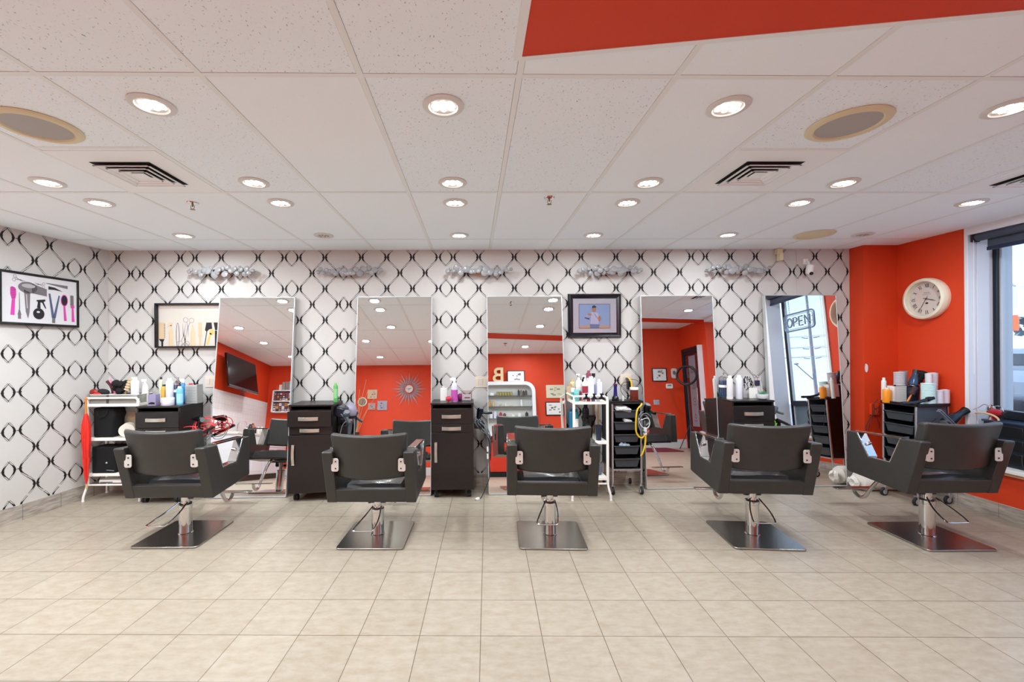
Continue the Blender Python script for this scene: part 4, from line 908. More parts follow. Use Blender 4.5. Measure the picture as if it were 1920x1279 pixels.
def disinfectant(lb, x, y, z, r, h):
    t = thing('disinfectant_jar', lb, 'jar', (x, y, z)); g = G()
    g.lathe([(0, .0), (r*.92, 0), (r, .004), (r, h*.78), (r*.94, h*.78), (r*.94, .012), (0, .012)], seg=28); g.build('glass_cylinder', clear_m, t)
    g = G(); g.lathe([(0, .012), (r*.93, .012), (r*.93, h*.70), (0, h*.70)], seg=24); g.build('blue_liquid', mat('blue_liquid', '0d6ea0', .08, trans=.55, ior=1.33), t)
    g = G(); g.lathe([(0, h*.78), (r*1.05, h*.78), (r*1.05, h*.80), (r*.6, h*.87), (r*.12, h*.9), (r*.12, h*.95), (r*.2, h), (0, h)], seg=24); g.build('lid', chrome, t)
    g = G(); g.lathe([(r, h*.42), (r*1.01, h*.42), (r*1.01, h*.52), (r, h*.52)], seg=24); g.build('label_band', paper, t)
    for a in (-.4, .5):
        g = G(); g.box((a*r, 0, h*.36), (.010, .004, h*.55), (0, a*.25, 0)); g.build('comb', black_pl, t)
def perforated(lb, x, y, z, w_, d, h, contents, bm_=None):
    t = thing('comb_holder', lb, 'holder', (x, y, z)); g = G(); N = 6; M2_ = 7
    g.set(0); tk = .0015
    for (x0, x1, y0, y1) in ((-w_/2, w_/2, -d/2, -d/2+tk), (-w_/2, w_/2, d/2-tk, d/2), (-w_/2, -w_/2+tk, -d/2, d/2), (w_/2-tk, w_/2, -d/2, d/2), (-w_/2, w_/2, -d/2, d/2)):
        g.bb(x0, x1, y0, y1, 0, h if (x0, x1, y0, y1) != (-w_/2, w_/2, -d/2, d/2) else tk)
    g.set(1)
    for i in range(int(w_/.014)):
        for j in range(int(h/.016)-1):
            g.prism(ell(-w_/2+.012+i*.014, .018+j*.016, .0035, .0035, 8), 'y', -d/2-.0006, -d/2+.0002)
    g.build('box', [bm_ or mat('holder_steel', 'c4c2c0', .3, .5), vdark], t)
    for i in range(contents):
        g = G(); a = random.uniform(-.3, .3); xx = random.uniform(-w_*.3, w_*.3); g.box((xx, random.uniform(-d*.2, d*.2), h*.62), (.016, .004, h*.9), (random.uniform(-.1, .1), a*.5, 0)); g.build('comb', random.choice([black_pl, dgrey_pl, mat('plastic_c93a2a', 'c93a2a', .4)]), t)
    return t
def hairdryer(lb, x, y, z, rot, col=black_gl, s=1.0, group='hair dryers'):
    t = thing('hair_dryer', lb, 'hair dryer', (x, y, z), 0, group); t.rotation_euler = rot; t.scale = (s, s, s)
    g = G(); g.lathe([(0, -.075), (.03, -.075), (.042, -.06), (.044, -.02), (.036, .03), (.027, .06), (.026, .085), (0, .085)], seg=22, axis='x'); g.build('barrel', col, t)
    g = G(); g.lathe([(0, .084), (.024, .084), (.03, .13), (.03, .133), (.0, .133)], seg=18, axis='x'); g.build('nozzle', black_pl, t)
    g = G(); g.tube(smooth_path([(-.02, 0, -.03), (-.022, 0, -.08), (-.03, 0, -.13), (-.04, 0, -.165)], 3), .016, 12); g.build('handle', col, t)
    g = G(); g.lathe([(0, -.078), (.031, -.078), (.031, -.074), (0, -.074)], seg=18, axis='x'); g.build('rear_grille', alum, t)
    return t
def cord(name, lb, pts, r, m, cat='cord', sub=6):
    return tag(G().tube(smooth_path(pts, sub), r, 7).build(name, m), lb, cat)
def roller(lb, x, y, z, r, h, col, rot=(0, 0, 0), group='round hair rollers and brush barrels'):
    t = thing('hair_roller', lb, 'hair roller', (x, y, z), 0, group); t.rotation_euler = rot
    pr = [(0, 0), (r*.9, 0), (r, .004), (r, .010), (r*.93, .014)]; n = max(4, int(h/.012))
    for i in range(n): z0 = .014+(h-.028)*i/n; dzz = (h-.028)/n; pr += [(r*.93, z0+dzz*.1), (r*.985, z0+dzz*.3), (r*.985, z0+dzz*.6), (r*.93, z0+dzz*.85)]
    pr += [(r*.93, h-.014), (r, h-.010), (r, h-.003), (r*.85, h), (0, h)]
    G().lathe(pr, seg=22).build('barrel', mat('roller_'+col, col, .45), t)
    g = G(); g.lathe([(0, h-.001), (r*.55, h-.001), (r*.5, h+.003), (0, h+.003)], seg=16); g.build('end_cap', dgrey_pl if col[0] in '89' else mat('cap_'+col, col, .4), t)
    return t
def brush(lb, x, y, z, rot, hl=.1, bl_=.08, br_=.022, hcol='141416', bcol='1e1c20', cat='brush', group=None):
    t = thing('hair_brush', lb, cat, (x, y, z), 0, group); t.rotation_euler = rot
    g = G(); g.lathe([(0, 0), (.007, 0), (.009, hl*.5), (.006, hl*.95), (.007, hl), (0, hl)], seg=12); g.build('handle', mat('brush_'+hcol, hcol, .4), t)
    g = G(); pr = [(0, hl)]
    for i in range(9): pr += [(br_*(.78 if i % 2 else 1), hl+bl_*i/8)]
    pr += [(0, hl+bl_)]; g.lathe(pr, seg=14); g.build('bristles', mat('bristle_'+bcol, bcol, .7, bump=1.0, bscale=600), t)
    return t
CT = .925
# cabinet beside the white cart
bottle('spray_can', 'bottle', 'tall white spray can on the leftmost cabinet behind the round jar', -3.047, 4.42, CT, .034, .25, 'dcd8e2', 'e6e2e0')
bottle('cream_jar', 'jar', 'wide low white cream jar on the leftmost cabinet', -2.948, 4.25, CT, .054, .072, 'cfc6d0', 'e4dcda', 'jar')
disinfectant('tall jar of blue disinfectant liquid behind the round cream jar', -2.995, 4.47, CT, .042, .255)
bottle('foam_bottle', 'bottle', 'small light-blue foam bottle with white cap on the leftmost cabinet', -2.862, 4.29, CT, .028, .178, '6fb4cc', 'efece9', 'can', ('9ccbdc', .1, .6))
bottle('spray_bottle', 'bottle', 'bright blue bottle with white neck beside the disinfectant jar on the leftmost cabinet', -2.925, 4.44, CT, .026, .24, '2d7fb8', 'efece9', 'spray')
perforated('perforated metal box of combs on the leftmost cabinet', -2.80, 4.41, CT, .12, .09, .185, 3)
t = thing('product_box', 'small purple square box with black corner on the leftmost cabinet', 'box', (-3.085, 4.255, CT)); g = G(); g.set(0).bb(-.037, .037, -.03, .03, 0, .105); g.set(1).poly([(-.03, -.0305, .012), (.03, -.0305, .012), (.028, -.0305, .03), (-.005, -.0305, .034), (-.03, -.0305, .022)]); g.build('carton', [mat('box_lilac', '8f84a4', .5), black_pl], t, recalc=False)
bottle('oil_bottle', 'bottle', 'amber yellow bottle behind the purple box on the leftmost cabinet', -3.125, 4.45, CT, .024, .185, 'd8a84a', '2a2624', 'can')
bottle('clear_bottle', 'bottle', 'tall thin pale-green bottle with dark cap behind the purple box', -3.175, 4.48, CT, .017, .26, 'cfd4b8', '3a3430', 'can')
# on the white cart
def bin_(lb, x0, x1, y0, y1, z, h):
    t = thing('clear_bin', lb, 'bin', ((x0+x1)/2, (y0+y1)/2, z), 0, 'clear plastic bins'); a, b = (x1-x0)/2, (y1-y0)/2; g = G()
    for q in ((-a, a, -b, -b+.002), (-a, a, b-.002, b), (-a, -a+.002, -b, b), (a-.002, a, -b, b)): g.bb(*q, .002, h)
    g.bb(-a, a, -b, b, 0, .002); g.build('tub', mat('bin_plastic', 'c9c4bc', .2, trans=.6), t)
    g = G(); g.tube([(p[0], p[1], h) for p in rrect(-a-.002, a+.002, -b-.002, b+.002, .012, 3)], .003, 6, closed=True); g.build('rim', white_pl, t)
bin_('clear plastic bin of red and black brushes on the cart, beside the papered wall', -3.725, -3.565, 4.29, 4.485, .936, .09)
bin_('clear plastic bin of bottles on the right half of the white cart', -3.545, -3.265, 4.29, 4.485, .936, .09)
def blob(g, c, r, n, seed, sc=(1, 1, 1)):
    rr = random.Random(seed)
    for _ in range(n): g.ball((c[0]+rr.uniform(-1, 1)*r*sc[0], c[1]+rr.uniform(-1, 1)*r*.5, c[2]+rr.uniform(-1, 1)*r*sc[2]), r*rr.uniform(.4, .75), (1, .8, .9), 9, 6)
t = thing('paddle_brush', 'dark brush with round red back lying in the left clear bin', 'brush', (-3.69, 4.36, .95)); g = G(); g.ball((-.055, 0, .095), .042, (1, .5, .8)); g.build('red_pad', mat('red_gloss', '8e1f18', .25), t); g = G(); g.ball((.01, .02, .09), .062, (1.15, .5, .6)); g.tube([(.03, .02, .08), (.07, .03, .03), (.075, .03, .0)], .011); g.build('bristles', mat('bristle_dark', '241a1c', .7, bump=1, bscale=500), t); g = G(); g.ball((0, -.03, .075), .03, (1.3, .5, .7)); g.build('red_cap', mat('red_bright', 'c8301e', .3), t)
t = thing('hand_mirror', 'curved pink-handled brush standing in the left clear bin', 'brush', (-3.625, 4.42, .95)); g = G(); g.tube(smooth_path([(.02, 0, 0), (.022, 0, .08), (0, 0, .15), (-.04, 0, .2)], 5), .015, 8); g.build('bristles', mat('bristle_wine', '4a1220', .6), t); g = G(); g.tube(smooth_path([(.038, -.008, 0), (.042, -.008, .09), (.025, -.008, .16), (-.01, -.008, .21)], 5), .011, 8); g.build('pink_back', mat('pink_gloss', 'd8708a', .25), t); t.name = 'curved_brush'
t = thing('hair_brush', 'big fluffy black round brush standing in the right clear bin', 'brush', (-3.52, 4.40, .945)); g = G(); blob(g, (0, 0, .15), .055, 26, 3, (1, 1, .8)); g.build('bristles', mat('bristle_black', '120e10', .8, bump=1, bscale=500), t); g = G(); g.cyl((0, 0, 0), (0, 0, .12), .014); g.build('handle', black_pl, t)
brush('wooden-handled round brush leaning in the right clear bin', -3.47, 4.36, .945, (0, .38, 0), .13, .11, .028, 'a58a64', 'c9b08c')
brush('round brush with dark-red tip behind the white bottles on the cart', -3.45, 4.46, .945, (0, -.1, 0), .13, .08, .03, '2a1a18', '5a1c1c')
bottle('pump_bottle', 'bottle', 'white pump bottle on the left cart, beside the wooden brush', -3.405, 4.43, .942, .03, .245, 'e8e4e2', 'f2f0ee', 'pump')
bottle('lotion_bottle', 'bottle', 'broad white bottle with pink base on the left cart, in the centre of three', -3.345, 4.36, .942, .034, .245, 'e2dee6', 'f2f0ee', 'can', ('c83a92', .0, .04))
bottle('squeeze_bottle', 'bottle', 'ribbed white squeeze bottle on the left cart, nearest the black cabinet', -3.29, 4.42, .942, .029, .225, 'e8e2de', 'eeeae6', 'spray')
t = thing('black_canister', 'black box with pale blue bottle label at the cabinet end of the white cart', 'canister', (-3.235, 4.40, CT+.02)); g = G(); g.prism(rrect(-.0, .065, -.03, .03, .008), 'z', 0, .17); g.build('body', black_gl, t, bevel=.002); g = G(); g.prism(rrect(-.028, -.004, -.02, .02, .006), 'z', 0, .16); g.build('blue_side_bottle', mat('pale_blue', '8fbfd8', .3), t)
t.location.z = CT+.001; t.location.x = -3.17+.0
t.location = (-3.155, 4.50, CT)
# shelves of the white cart
t = thing('tote_bag', 'black bag slumped on the second shelf of the left white cart', 'bag', (-3.62, 4.39, .606)); g = G(); g.prism([(-.1, 0), (.09, 0), (.1, .18), (.12, .22), (.1, .29), (-.1, .29)], 'y', -.075, .075); g.build('bag_body', mat('black_fabric', '0c0b0d', .9), t, bevel=.02, seg=3); g = G(); g.tube(smooth_path([(-.05, -.08, .26), (-.02, -.09, .2), (.04, -.09, .22), (.05, -.08, .27)], 4), .005, 6); g.build('strap', mat('black_fabric'), t)
t = thing('cardboard_sleeve', 'tan paper sheet standing behind the toilet roll on the white cart', 'paper', (-3.46, 4.46, .606)); G().box((0, 0, .12), (.1, .004, .22), (-.12, 0, 0)).build('sheet', mat('kraft', 'b3997c', .8), t)
t = thing('paper_towel_roll', 'white paper roll lying on the white cart with its round end showing', 'paper roll', (-3.42, 4.39, .672)); g = G(); g.lathe([(.018, -.07), (.064, -.07), (.065, -.066), (.065, .07), (.018, .07), (.018, -.07)], seg=30, axis='y'); g.build('paper', mat('tissue', 'e2d8cb', .85), t, recalc=True); g = G(); g.lathe([(.015, -.069), (.018, -.069), (.018, .069), (.015, .069), (.015, -.069)], seg=20, axis='y'); g.build('core', mat('kraft'), t); t.rotation_euler = (0, 0, .5)
t.location = (-3.43, 4.38, .671)
t = thing('storage_box', 'black storage box on the lowest shelf of the left white cart', 'box', (-3.6, 4.385, .264)); g = G(); g.prism(rrect(-.12, .11, -.09, .09, .02), 'z', 0, .25); g.build('tub', mat('black_fabric'), t, bevel=.004); g = G(); g.ball((.03, -.092, .1), .01); g.tube([(.03, -.093, .03), (.1, -.093, .022)], .003); g.build('latch', alum, t)
t = thing('document_tray', 'thin white tray on the lowest bars of the left cart, below the black box', 'tray', (-3.50, 4.39, .165)); g = G(); g.bb(-.15, .15, -.09, .09, 0, .03); g.build('tray_body', white_pl, t, bevel=.003); g = G(); g.bb(-.14, -.02, -.092, -.09, .005, .012); g.build('slot', dgrey_pl, t)
# red cables hung on the cabinet side
redc = mat('red_cable', 'd83a3c', .4)
rr = random.Random(5)
t = thing('cable_bundle', 'tangled bundle of red power cable hanging on the leftmost cabinet', 'cable', (-2.655, 4.30, .72))
for s_ in range(7):
    cx0, cz0 = rr.uniform(-.05, .07), rr.uniform(-.03, .03); a0, b0 = rr.uniform(.06, .12), rr.uniform(.025, .06); tl = rr.uniform(-.2, .5)
    pts = []
    for k in range(14):
        a = 2*PI*k/14; u, v = a0*math.cos(a), b0*math.sin(a); pts.append((cx0+u*math.cos(tl)-v*math.sin(tl), -.02-.012*s_+.01*math.sin(3*a), cz0+u*math.sin(tl)+v*math.cos(tl)))
    G().tube(smooth_path(pts, 3, True), .0045, 6, closed=True).build('red_loop', redc, t)
for s_ in range(2):
    G().tube(smooth_path([(.0, -.05, .02), (.1+.02*s_, -.06, -.02), (.09, -.05, -.1-.03*s_), (.0, -.05, -.12-.02*s_), (-.03, -.03, -.06)], 5), .0035, 6).build('grey_cable', mat('grey_cable', '70747a', .4), t)
G().bb(-.09, -.06, -.0, .03, -.02, .01).build('hook', black_pl, t)
hairdryer('dark hair dryer hanging among the red cables by the leftmost cabinet', -2.63, 4.22, .79, (.2, 0, 2.6), black_gl, .75)
t = thing('curling_iron', 'black flat iron with rounded tips hung through the red cables', 'hair tool', (-2.60, 4.21, .66)); t.rotation_euler = (0, 1.1, 0); g = G(); g.bb(-.012, .012, -.014, -.002, -.1, .13); g.bb(-.012, .012, .002, .014, -.1, .13); g.build('arms', black_pl, t, bevel=.004); g = G(); g.cyl((0, 0, -.13), (0, 0, -.1), .01); g.build('cord_guard', rubber, t)
# cabinet between leftmost mirrors
bottle('green_bottle', 'bottle', 'slim bright green bottle alone on the cabinet between the leftmost mirrors', -1.385, 4.40, CT, .021, .19, '58a856', '78b454', 'can', ('84bc80', .2, .7))
t = thing('tool_holder', 'black side holder for hair tools on the cabinet right of the leftmost mirror', 'holder', (-1.30, 4.40, .60)); g = G(); g.bb(-.045, .075, -.08, .08, 0, .095); g.build('tub', black_pl, t, bevel=.005); g = G(); g.bb(-.052, -.044, -.05, .05, .02, .3); g.build('hanger', black_pl, t)
t = thing('folded_cape', 'shiny black folded cape bulging over the side of the second cabinet', 'cape', (-1.30, 4.34, .84)); g = G(); g.box((0, 0, 0), (.1, .2, .1), (0, .25, 0)); g.box((.03, 0, -.06), (.08, .18, .05), (0, .15, .0)); g.build('cloth', mat('satin_black', '1b1b26', .2), t, bevel=.018, seg=3)
t = thing('hair_bonnet', 'large lilac plastic dome hung on the second cabinet, left of the clock mirror', 'bonnet dryer', (-1.238, 4.42, .83)); g = G(); g.ball((0, 0, 0), .075, (.85, .9, 1.15), 20, 14); g.build('dome', mat('lilac_plastic', '8d8496', .3), t); g = G(); g.lathe([(.052, -.065), (.064, -.065), (.064, -.045), (.052, -.045), (.052, -.065)], seg=20); g.build('rim', black_pl, t)
hairdryer('grey and chrome hair dryer standing in the second cabinet side holder', -1.25, 4.27, .80, (0, .9, 2.2), mat('dryer_grey', '565c68', .2, .4), .8)
t = thing('hair_clipper', 'silver hair clipper beside the chrome dryer on the second cabinet side', 'hair tool', (-1.225, 4.30, .62)); t.rotation_euler = (0, .1, 0); g = G(); g.lathe([(0, 0), (.018, 0), (.022, .06), (.018, .13), (0, .13)], seg=16); g.build('body', mat('dryer_grey'), t, bevel=0); g = G(); g.bb(-.02, .02, -.008, .008, .13, .15); g.build('blade', chrome, t)
cord('extension_lead', 'grey cord draped down beside the second cabinet and its chrome dryer', [(-1.33, 4.28, .88), (-1.28, 4.24, .82), (-1.24, 4.25, .76), (-1.28, 4.25, .70), (-1.325, 4.26, .5), (-1.33, 4.28, .35)], .004, mat('grey_cable'))
# cabinet left of the middle mirror
bottle('cotton_jar', 'jar', 'clear square jar packed with white cotton on the middle cabinet', -.30, 4.44, CT, .036, .150, 'd8d6d2', 'c4c2c0', 'square')
bottle('spray_bottle', 'bottle', 'clear spray bottle holding pink-purple liquid on the middle cabinet', -.19, 4.36, CT, .034, .235, 'c9c0d4', 'eeeceb', 'spray', ('b04a9c', .02, .5))
t = thing('spiky_ball', 'round red spiky ball on the middle cabinet, left of the spray bottle', 'ball', (-.246, 4.30, CT+.032)); g = G(); g.ball((0, 0, 0), .026, (1, 1, 1), 16, 10); rr = random.Random(2)
for _ in range(60):
    v = Vector((rr.gauss(0, 1), rr.gauss(0, 1), rr.gauss(0, 1))).normalized(); g.cyl(v*.024, v*.033, .002, .001, 5)
g.build('ball_body', mat('ball_red', 'c42a3c', .35), t)
t = thing('round_sponge', 'small dark magenta ball right of the clear spray bottle', 'sponge', (-.137, 4.42, CT)); g = G(); g.ball((0, 0, .038), .028, (1, 1, 1.3), 14, 10); g.build('puff', mat('magenta', '7e1e62', .5), t); g = G(); g.cyl((0, 0, 0), (0, 0, .012), .018); g.build('base', black_pl, t)
t = thing('card_stand', 'clear acrylic card holder with white cards on the middle cabinet', 'card holder', (-.07, 4.42, CT)); g = G(); g.bb(-.055, .055, -.03, -.027, 0, .075); g.bb(-.055, .055, .02, .023, 0, .10); g.bb(-.055, .055, -.03, .023, 0, .004); g.bb(-.055, -.052, -.03, .023, 0, .08); g.bb(.052, .055, -.03, .023, 0, .08); g.build('holder', clear_m, t); g = G(); g.set(0).bb(-.045, .045, -.015, .012, .005, .062); g.set(1).bb(-.02, .035, -.0155, -.015, .025, .035); g.build('cards', [paper, dk], t)
t = thing('tool_shelf', 'small black side shelf fixed to the right of the middle cabinet', 'shelf', (.005, 4.39, .655)); g = G(); g.bb(0, .105, -.07, .07, 0, .06); g.build('shelf_body', black_wood, t, bevel=.002)
hairdryer('navy hair dryer standing nose-down on the middle cabinet side shelf', .062, 4.37, .80, (0, 1.35, 3.3), mat('dryer_navy', '10131e', .15), .75)
gcb = mat('grey_cable'); rr = random.Random(9)
t = thing('cord_tangle', 'tangle of grey and black cords on the middle cabinet side shelf', 'cord', (.06, 4.33, .70))
for k in range(8):
    pts = [(-.04+.01*k, 0, .05), (rr.uniform(-.05, .06), -.03, .02), (rr.uniform(-.02, .09), -.05, -.03-rr.uniform(0, .05)), (.07+.012*(k % 4), -.03, -.09-rr.uniform(0, .08)), (.075+.01*(k % 4), -.02, -.22-rr.uniform(0, .15))]
    G().tube(smooth_path(pts, 5), .0035, 6).build('cord_strand', gcb if k % 3 else rubber, t)
for z0 in (-.34, -.27): G().bb(.07, .085, -.03, -.015, z0, z0+.05).build('plug', white_pl, t)
cord('extension_lead', 'long black cord trailing from the middle cabinet to a plug on the floor', [(.11, 4.28, .62), (.16, 4.26, .5), (.15, 4.27, .35), (.155, 4.26, .2), (.10, 4.24, .06), (.07, 4.22, .006), (.045, 4.18, .006)], .004, rubber)
t = thing('power_plug', 'small white plug lying on the floor left of the middle mirror', 'plug', (.035, 4.165, .0)); t.rotation_euler.z = .8; g = G(); g.bb(-.022, .018, -.012, .012, .001, .022); g.build('plug_body', white_pl, t, bevel=.003); g = G(); g.bb(-.04, -.022, -.008, -.005, .01, .014); g.bb(-.04, -.022, .005, .008, .01, .014); g.build('prong', chrome, t)
# second white cart
CT2 = .936
bottle('tan_carton', 'box', 'tan cardboard carton at the mirror side of the crowded cart', .985, 4.42, CT2, .034, .15, 'c2a888', 'b39876', 'square')
bottle('conditioner_bottle', 'bottle', 'yellow-capped cream bottle behind the teal jars on the crowded cart', 1.02, 4.46, CT2, .026, .19, 'd8c9a0', 'd6a644', 'can')
bottle('shampoo_pump', 'bottle', 'biggest white pump bottle on the crowded cart, left of the red-striped one', 1.064, 4.36, CT2, .032, .255, 'ece4de', 'f4f0ee', 'pump', ('e2cfcb', .15, .5))
bottle('teal_jar', 'jar', 'teal plastic jar on the crowded cart front edge', 1.0, 4.19, CT2, .024, .115, '5fb0ae', '7cc4c0', 'jar')
bottle('teal_jar', 'jar', 'smaller dark-teal jar with white lid behind the front teal jar', .99, 4.30, CT2, .02, .12, '3f8f92', 'd8e2e0', 'jar')
bottle('striped_bottle', 'bottle', 'white bottle with wide dark-red label on the crowded cart', 1.10, 4.26, CT2, .028, .245, 'ece8e8', 'f4f2f0', 'pump', ('9a2a3e', .30, .58))
bottle('shampoo_bottle', 'bottle', 'large plain white bottle in the middle of the crowded cart', 1.155, 4.25, CT2, .031, .235, 'ebe6ea', 'f2efee', 'can')
bottle('spray_can', 'bottle', 'white can with dark-red flower top behind the plain white bottle', 1.178, 4.42, CT2, .024, .285, 'dccfd2', '8f4a58', 'can', ('8f4456', .74, .9))
bottle('serum_bottle', 'bottle', 'clear bottle with small black cap at the back of the crowded cart', 1.24, 4.44, CT2, .022, .255, 'c4c4c4', '2a2a2e', 'spray', None, None)
bottle('blue_tube', 'bottle', 'slim blue and white bottle on the crowded cart', 1.206, 4.34, CT2, .018, .17, '6f8ccc', 'e8e8f0', 'can')
bottle('lotion_bottle', 'bottle', 'pale translucent bottle nearest the black trolley on the crowded cart', 1.25, 4.30, CT2, .027, .205, 'dcdae4', 'e8e6ea', 'square')
for k, (x, c, lb) in enumerate([(1.06, 'c8a0a4', 'tiny pale pink jar behind the cart rail, first of four'), (1.105, 'b42a34', 'tiny red jar behind the cart rail between the pink and white-blue jars'), (1.15, '6a5a90', 'tiny purple jar behind the cart rail'), (1.2, 'e4e2e6', 'tiny white jar behind the cart rail, nearest the trolley')]):
    bottle('small_jar', 'jar', lb, x, 4.155, CT2, .018, .042, c, 'e8e4e2', 'jar', None, 'small jars behind the cart rail')
bottle('small_bottle', 'bottle', 'small maroon bottle between the teal jar and the striped bottle', 1.045, 4.24, CT2, .017, .10, '7c2430', '4a8a88', 'can')
for k, x in enumerate((1.07, 1.145, 1.215)):
    t = thing('sectioning_clip', 'black claw clip gripping the crowded cart rail, '+['nearest the middle mirror', 'centre of three', 'nearest the black trolley'][k], 'clip', (x, 4.108, .985), 0, 'black clips on the cart rail')
    g = G(); g.prism([(-.016, .034), (.016, .034), (.008, .012), (.012, 0), (.034, -.014), (.036, -.022), (-.036, -.022), (-.034, -.014), (-.012, 0), (-.008, .012)], 'y', -.012, -.002); g.build('claw', black_pl, t, bevel=.002)
    g = G(); g.cyl((-.01, -.004, .008), (.01, -.004, .008), .005); g.build('spring', chrome, t)
S2 = .556
bottle('blue_bottle', 'bottle', 'tall blue bottle on the crowded cart middle shelf', 1.00, 4.42, S2, .03, .28, '2a78a0', '1d3f6c', 'can'); bottle('teal_bottle', 'bottle', 'teal bottle beside the blue one on the crowded cart middle shelf', 1.05, 4.44, S2, .025, .27, '3d9aa6', '2c6f86', 'can')
bottle('squeeze_tube', 'bottle', 'white squeeze tube on the crowded cart middle shelf', 1.0, 4.24, S2, .026, .2, 'e2dcd8', 'e8e4e2', 'tube')
t = thing('mixing_bowl', 'black mixing bowl on a black pot on the crowded cart middle shelf', 'bowl', (1.135, 4.27, S2)); g = G(); g.lathe([(0, 0), (.035, 0), (.04, .12), (.05, .14), (.07, .2), (.072, .22), (.066, .22), (.05, .15), (0, .145)], seg=26); g.build('bowl_body', black_gl, t)
g = G()
for k in range(14): g.bb(-.06+k*.009, -.056+k*.009, -.03, -.02, .205, .24)
g.build('comb_edge', black_pl, t)
bottle('black_can', 'bottle', 'tall matte black can behind the mixing bowl', 1.145, 4.42, S2, .033, .32, '151418', '101014', 'can')
t = thing('dye_cup', 'black tinting cup right of the mixing bowl', 'cup', (1.215, 4.20, S2)); g = G(); g.lathe([(0, 0), (.024, 0), (.032, .12), (.034, .145), (.03, .145), (.02, .01), (0, .01)], seg=18); g.build('cup_body', mat('dark_blue_plastic', '232a3a', .3), t)
t = thing('door_jamb_post', 'pale wooden post board standing behind the crowded cart', 'board', (1.30, 4.55, 0)); G().bb(-.045, .02, -.01, .01, .0, .92).build('board', mat('raw_wood', 'b89c7c', .6, noise=.2, nscale=12), t); t.name = 'wooden_board'
for x, lb, z in ((1.03, 'folded dark towel on the crowded cart lowest shelf', .213), (1.19, 'grey pouch on the crowded cart lowest shelf beside the towel', .213)):
    t = thing('folded_towel' if x < 1.1 else 'pouch', lb, 'towel' if x < 1.1 else 'pouch', (x, 4.3, z)); g = G(); g.box((0, 0, .05), (.11, .2, .09)); g.box((0, 0, .1), (.1, .19, .02)); g.build('fabric', mat('towel_dark', '26262c', .9) if x < 1.1 else mat('pouch_grey', '5a5f70', .7), t, bevel=.018, seg=3)
# black trolley top
TT = .906
t = thing('perfume_bottle', 'slender purple-blue bottle on the trolley beside the crowded cart', 'bottle', (1.452, 4.42, TT)); g = G(); g.lathe([(0, 0), (.034, 0), (.034, .035), (.018, .06), (0, .06)], seg=20); g.build('base', black_gl, t); g = G(); g.lathe([(0, .055), (.02, .055), (.018, .09), (.016, .14), (.02, .17), (0, .17)], seg=20); g.build('body', mat('purple_glass', '2a2470', .1), t); g = G(); g.cyl((0, 0, .17), (0, 0, .176), .022); g.build('red_top', mat('red_gloss'), t)
t = thing('hair_band_jar', 'clear jar of reddish hair bands with white lid on the trolley', 'jar', (1.63, 4.38, TT)); g = G(); g.lathe([(0, 0), (.036, 0), (.042, .01), (.04, .12), (0, .12)], seg=24); g.build('jar_body', mat('bands_mix', '6e2a22', .3, noise=.7, nscale=90), t); g = G(); g.lathe([(0, .12), (.043, .12), (.043, .142), (0, .142)], seg=24); g.build('lid', white_pl, t)
bottle('small_tube', 'bottle', 'short cream tube standing on the trolley beside the purple bottle', 1.525, 4.40, TT, .010, .06, 'd8d0c4', 'd0c8bc', 'can')
yc = mat('yellow_cord', 'e2b21c', .4)
t = thing('yellow_cord', 'thick yellow extension cord looped down the front of the trolley', 'cord', (1.6, 4.25, .6))
g = G(); g.tube(smooth_path([(.025, .3, .54), (.05, .27, .5), (.055, .25, .40), (.07, .2, .33), (.08, .1, .31), (.05, -.01, .29), (.0, -.03, .24), (-.015, -.035, .12), (-.01, -.035, .02), (.03, -.035, -.03), (.06, -.03, -.02), (.08, -.03, .0), (.075, -.03, -.1), (.05, -.03, -.18), (.035, -.02, -.21)], 6), .008, 8); g.build('cable', yc, t)
g = G(); g.bb(.06, .09, -.04, -.02, .0, .07); g.build('tag', white_pl, t)
t = thing('plug_adapter', 'black adapter and plug hanging from the double wall outlet', 'plug', (1.645, 4.585, 1.09)); g = G(); g.bb(-.02, .02, -.05, 0, -.08, .01); g.build('adapter', black_pl, t, bevel=.004); g = G(); g.bb(-.03, -.005, -.045, 0, .015, .045); g.build('purple_plug', mat('plug_purple', '4a4660', .4), t, bevel=.003); g = G(); g.tube(smooth_path([(-.02, -.04, 0), (-.08, -.06, -.01), (-.1, -.05, -.08), (-.06, -.06, -.15), (-.02, -.09, -.17)], 5), .003, 6); g.tube(smooth_path([(.0, -.05, .03), (.06, -.08, .02), (.11, -.1, -.05), (.1, -.12, -.12)], 5), .0025, 6); g.build('wire', rubber, t)
t = thing('cord_tangle', 'grey cords and white dryer wires bunched at the trolley corner under the jar', 'cord', (1.66, 4.22, .78)); rr = random.Random(4)
for k in range(7):
    a0 = rr.uniform(0, 6); pts = [(.05*math.cos(a0+q*.9)*(1+.2*k/7)+rr.uniform(-.01, .01), -.01*k*.6, -.02-.012*q+.07*math.sin(a0+q*.9)) for q in range(7)]; G().tube(smooth_path(pts, 5), .0038, 6).build('cord_strand', [gcb, rubber, mat('white_cord', 'd8d6da', .4)][k % 3], t)
hairdryer('glossy black hair dryer hung at the trolley corner beside the yellow cord', 1.725, 4.30, .83, (0, 1.2, 1.8), black_gl, .8)
t = thing('crumpled_foil', 'crumpled pale tissue in the fourth trolley drawer from the top', 'tissue', (1.5, 4.30, .468)); g = G(); blob(g, (0, 0, .018), .03, 12, 8, (1.3, 1, .5)); g.build('tissue', mat('tissue_blue', 'a4b0bc', .6), t); t.name = 'crumpled_tissue'
t = thing('folded_paper', 'white papers sticking out of the top trolley drawer beneath the purple bottle', 'paper', (1.48, 4.32, .83)); g = G(); g.box((0, 0, .02), (.15, .12, .03), (.2, .15, .1)); g.box((-.02, -.02, .035), (.09, .1, .01), (.3, -.2, .5)); g.build('sheets', paper, t)
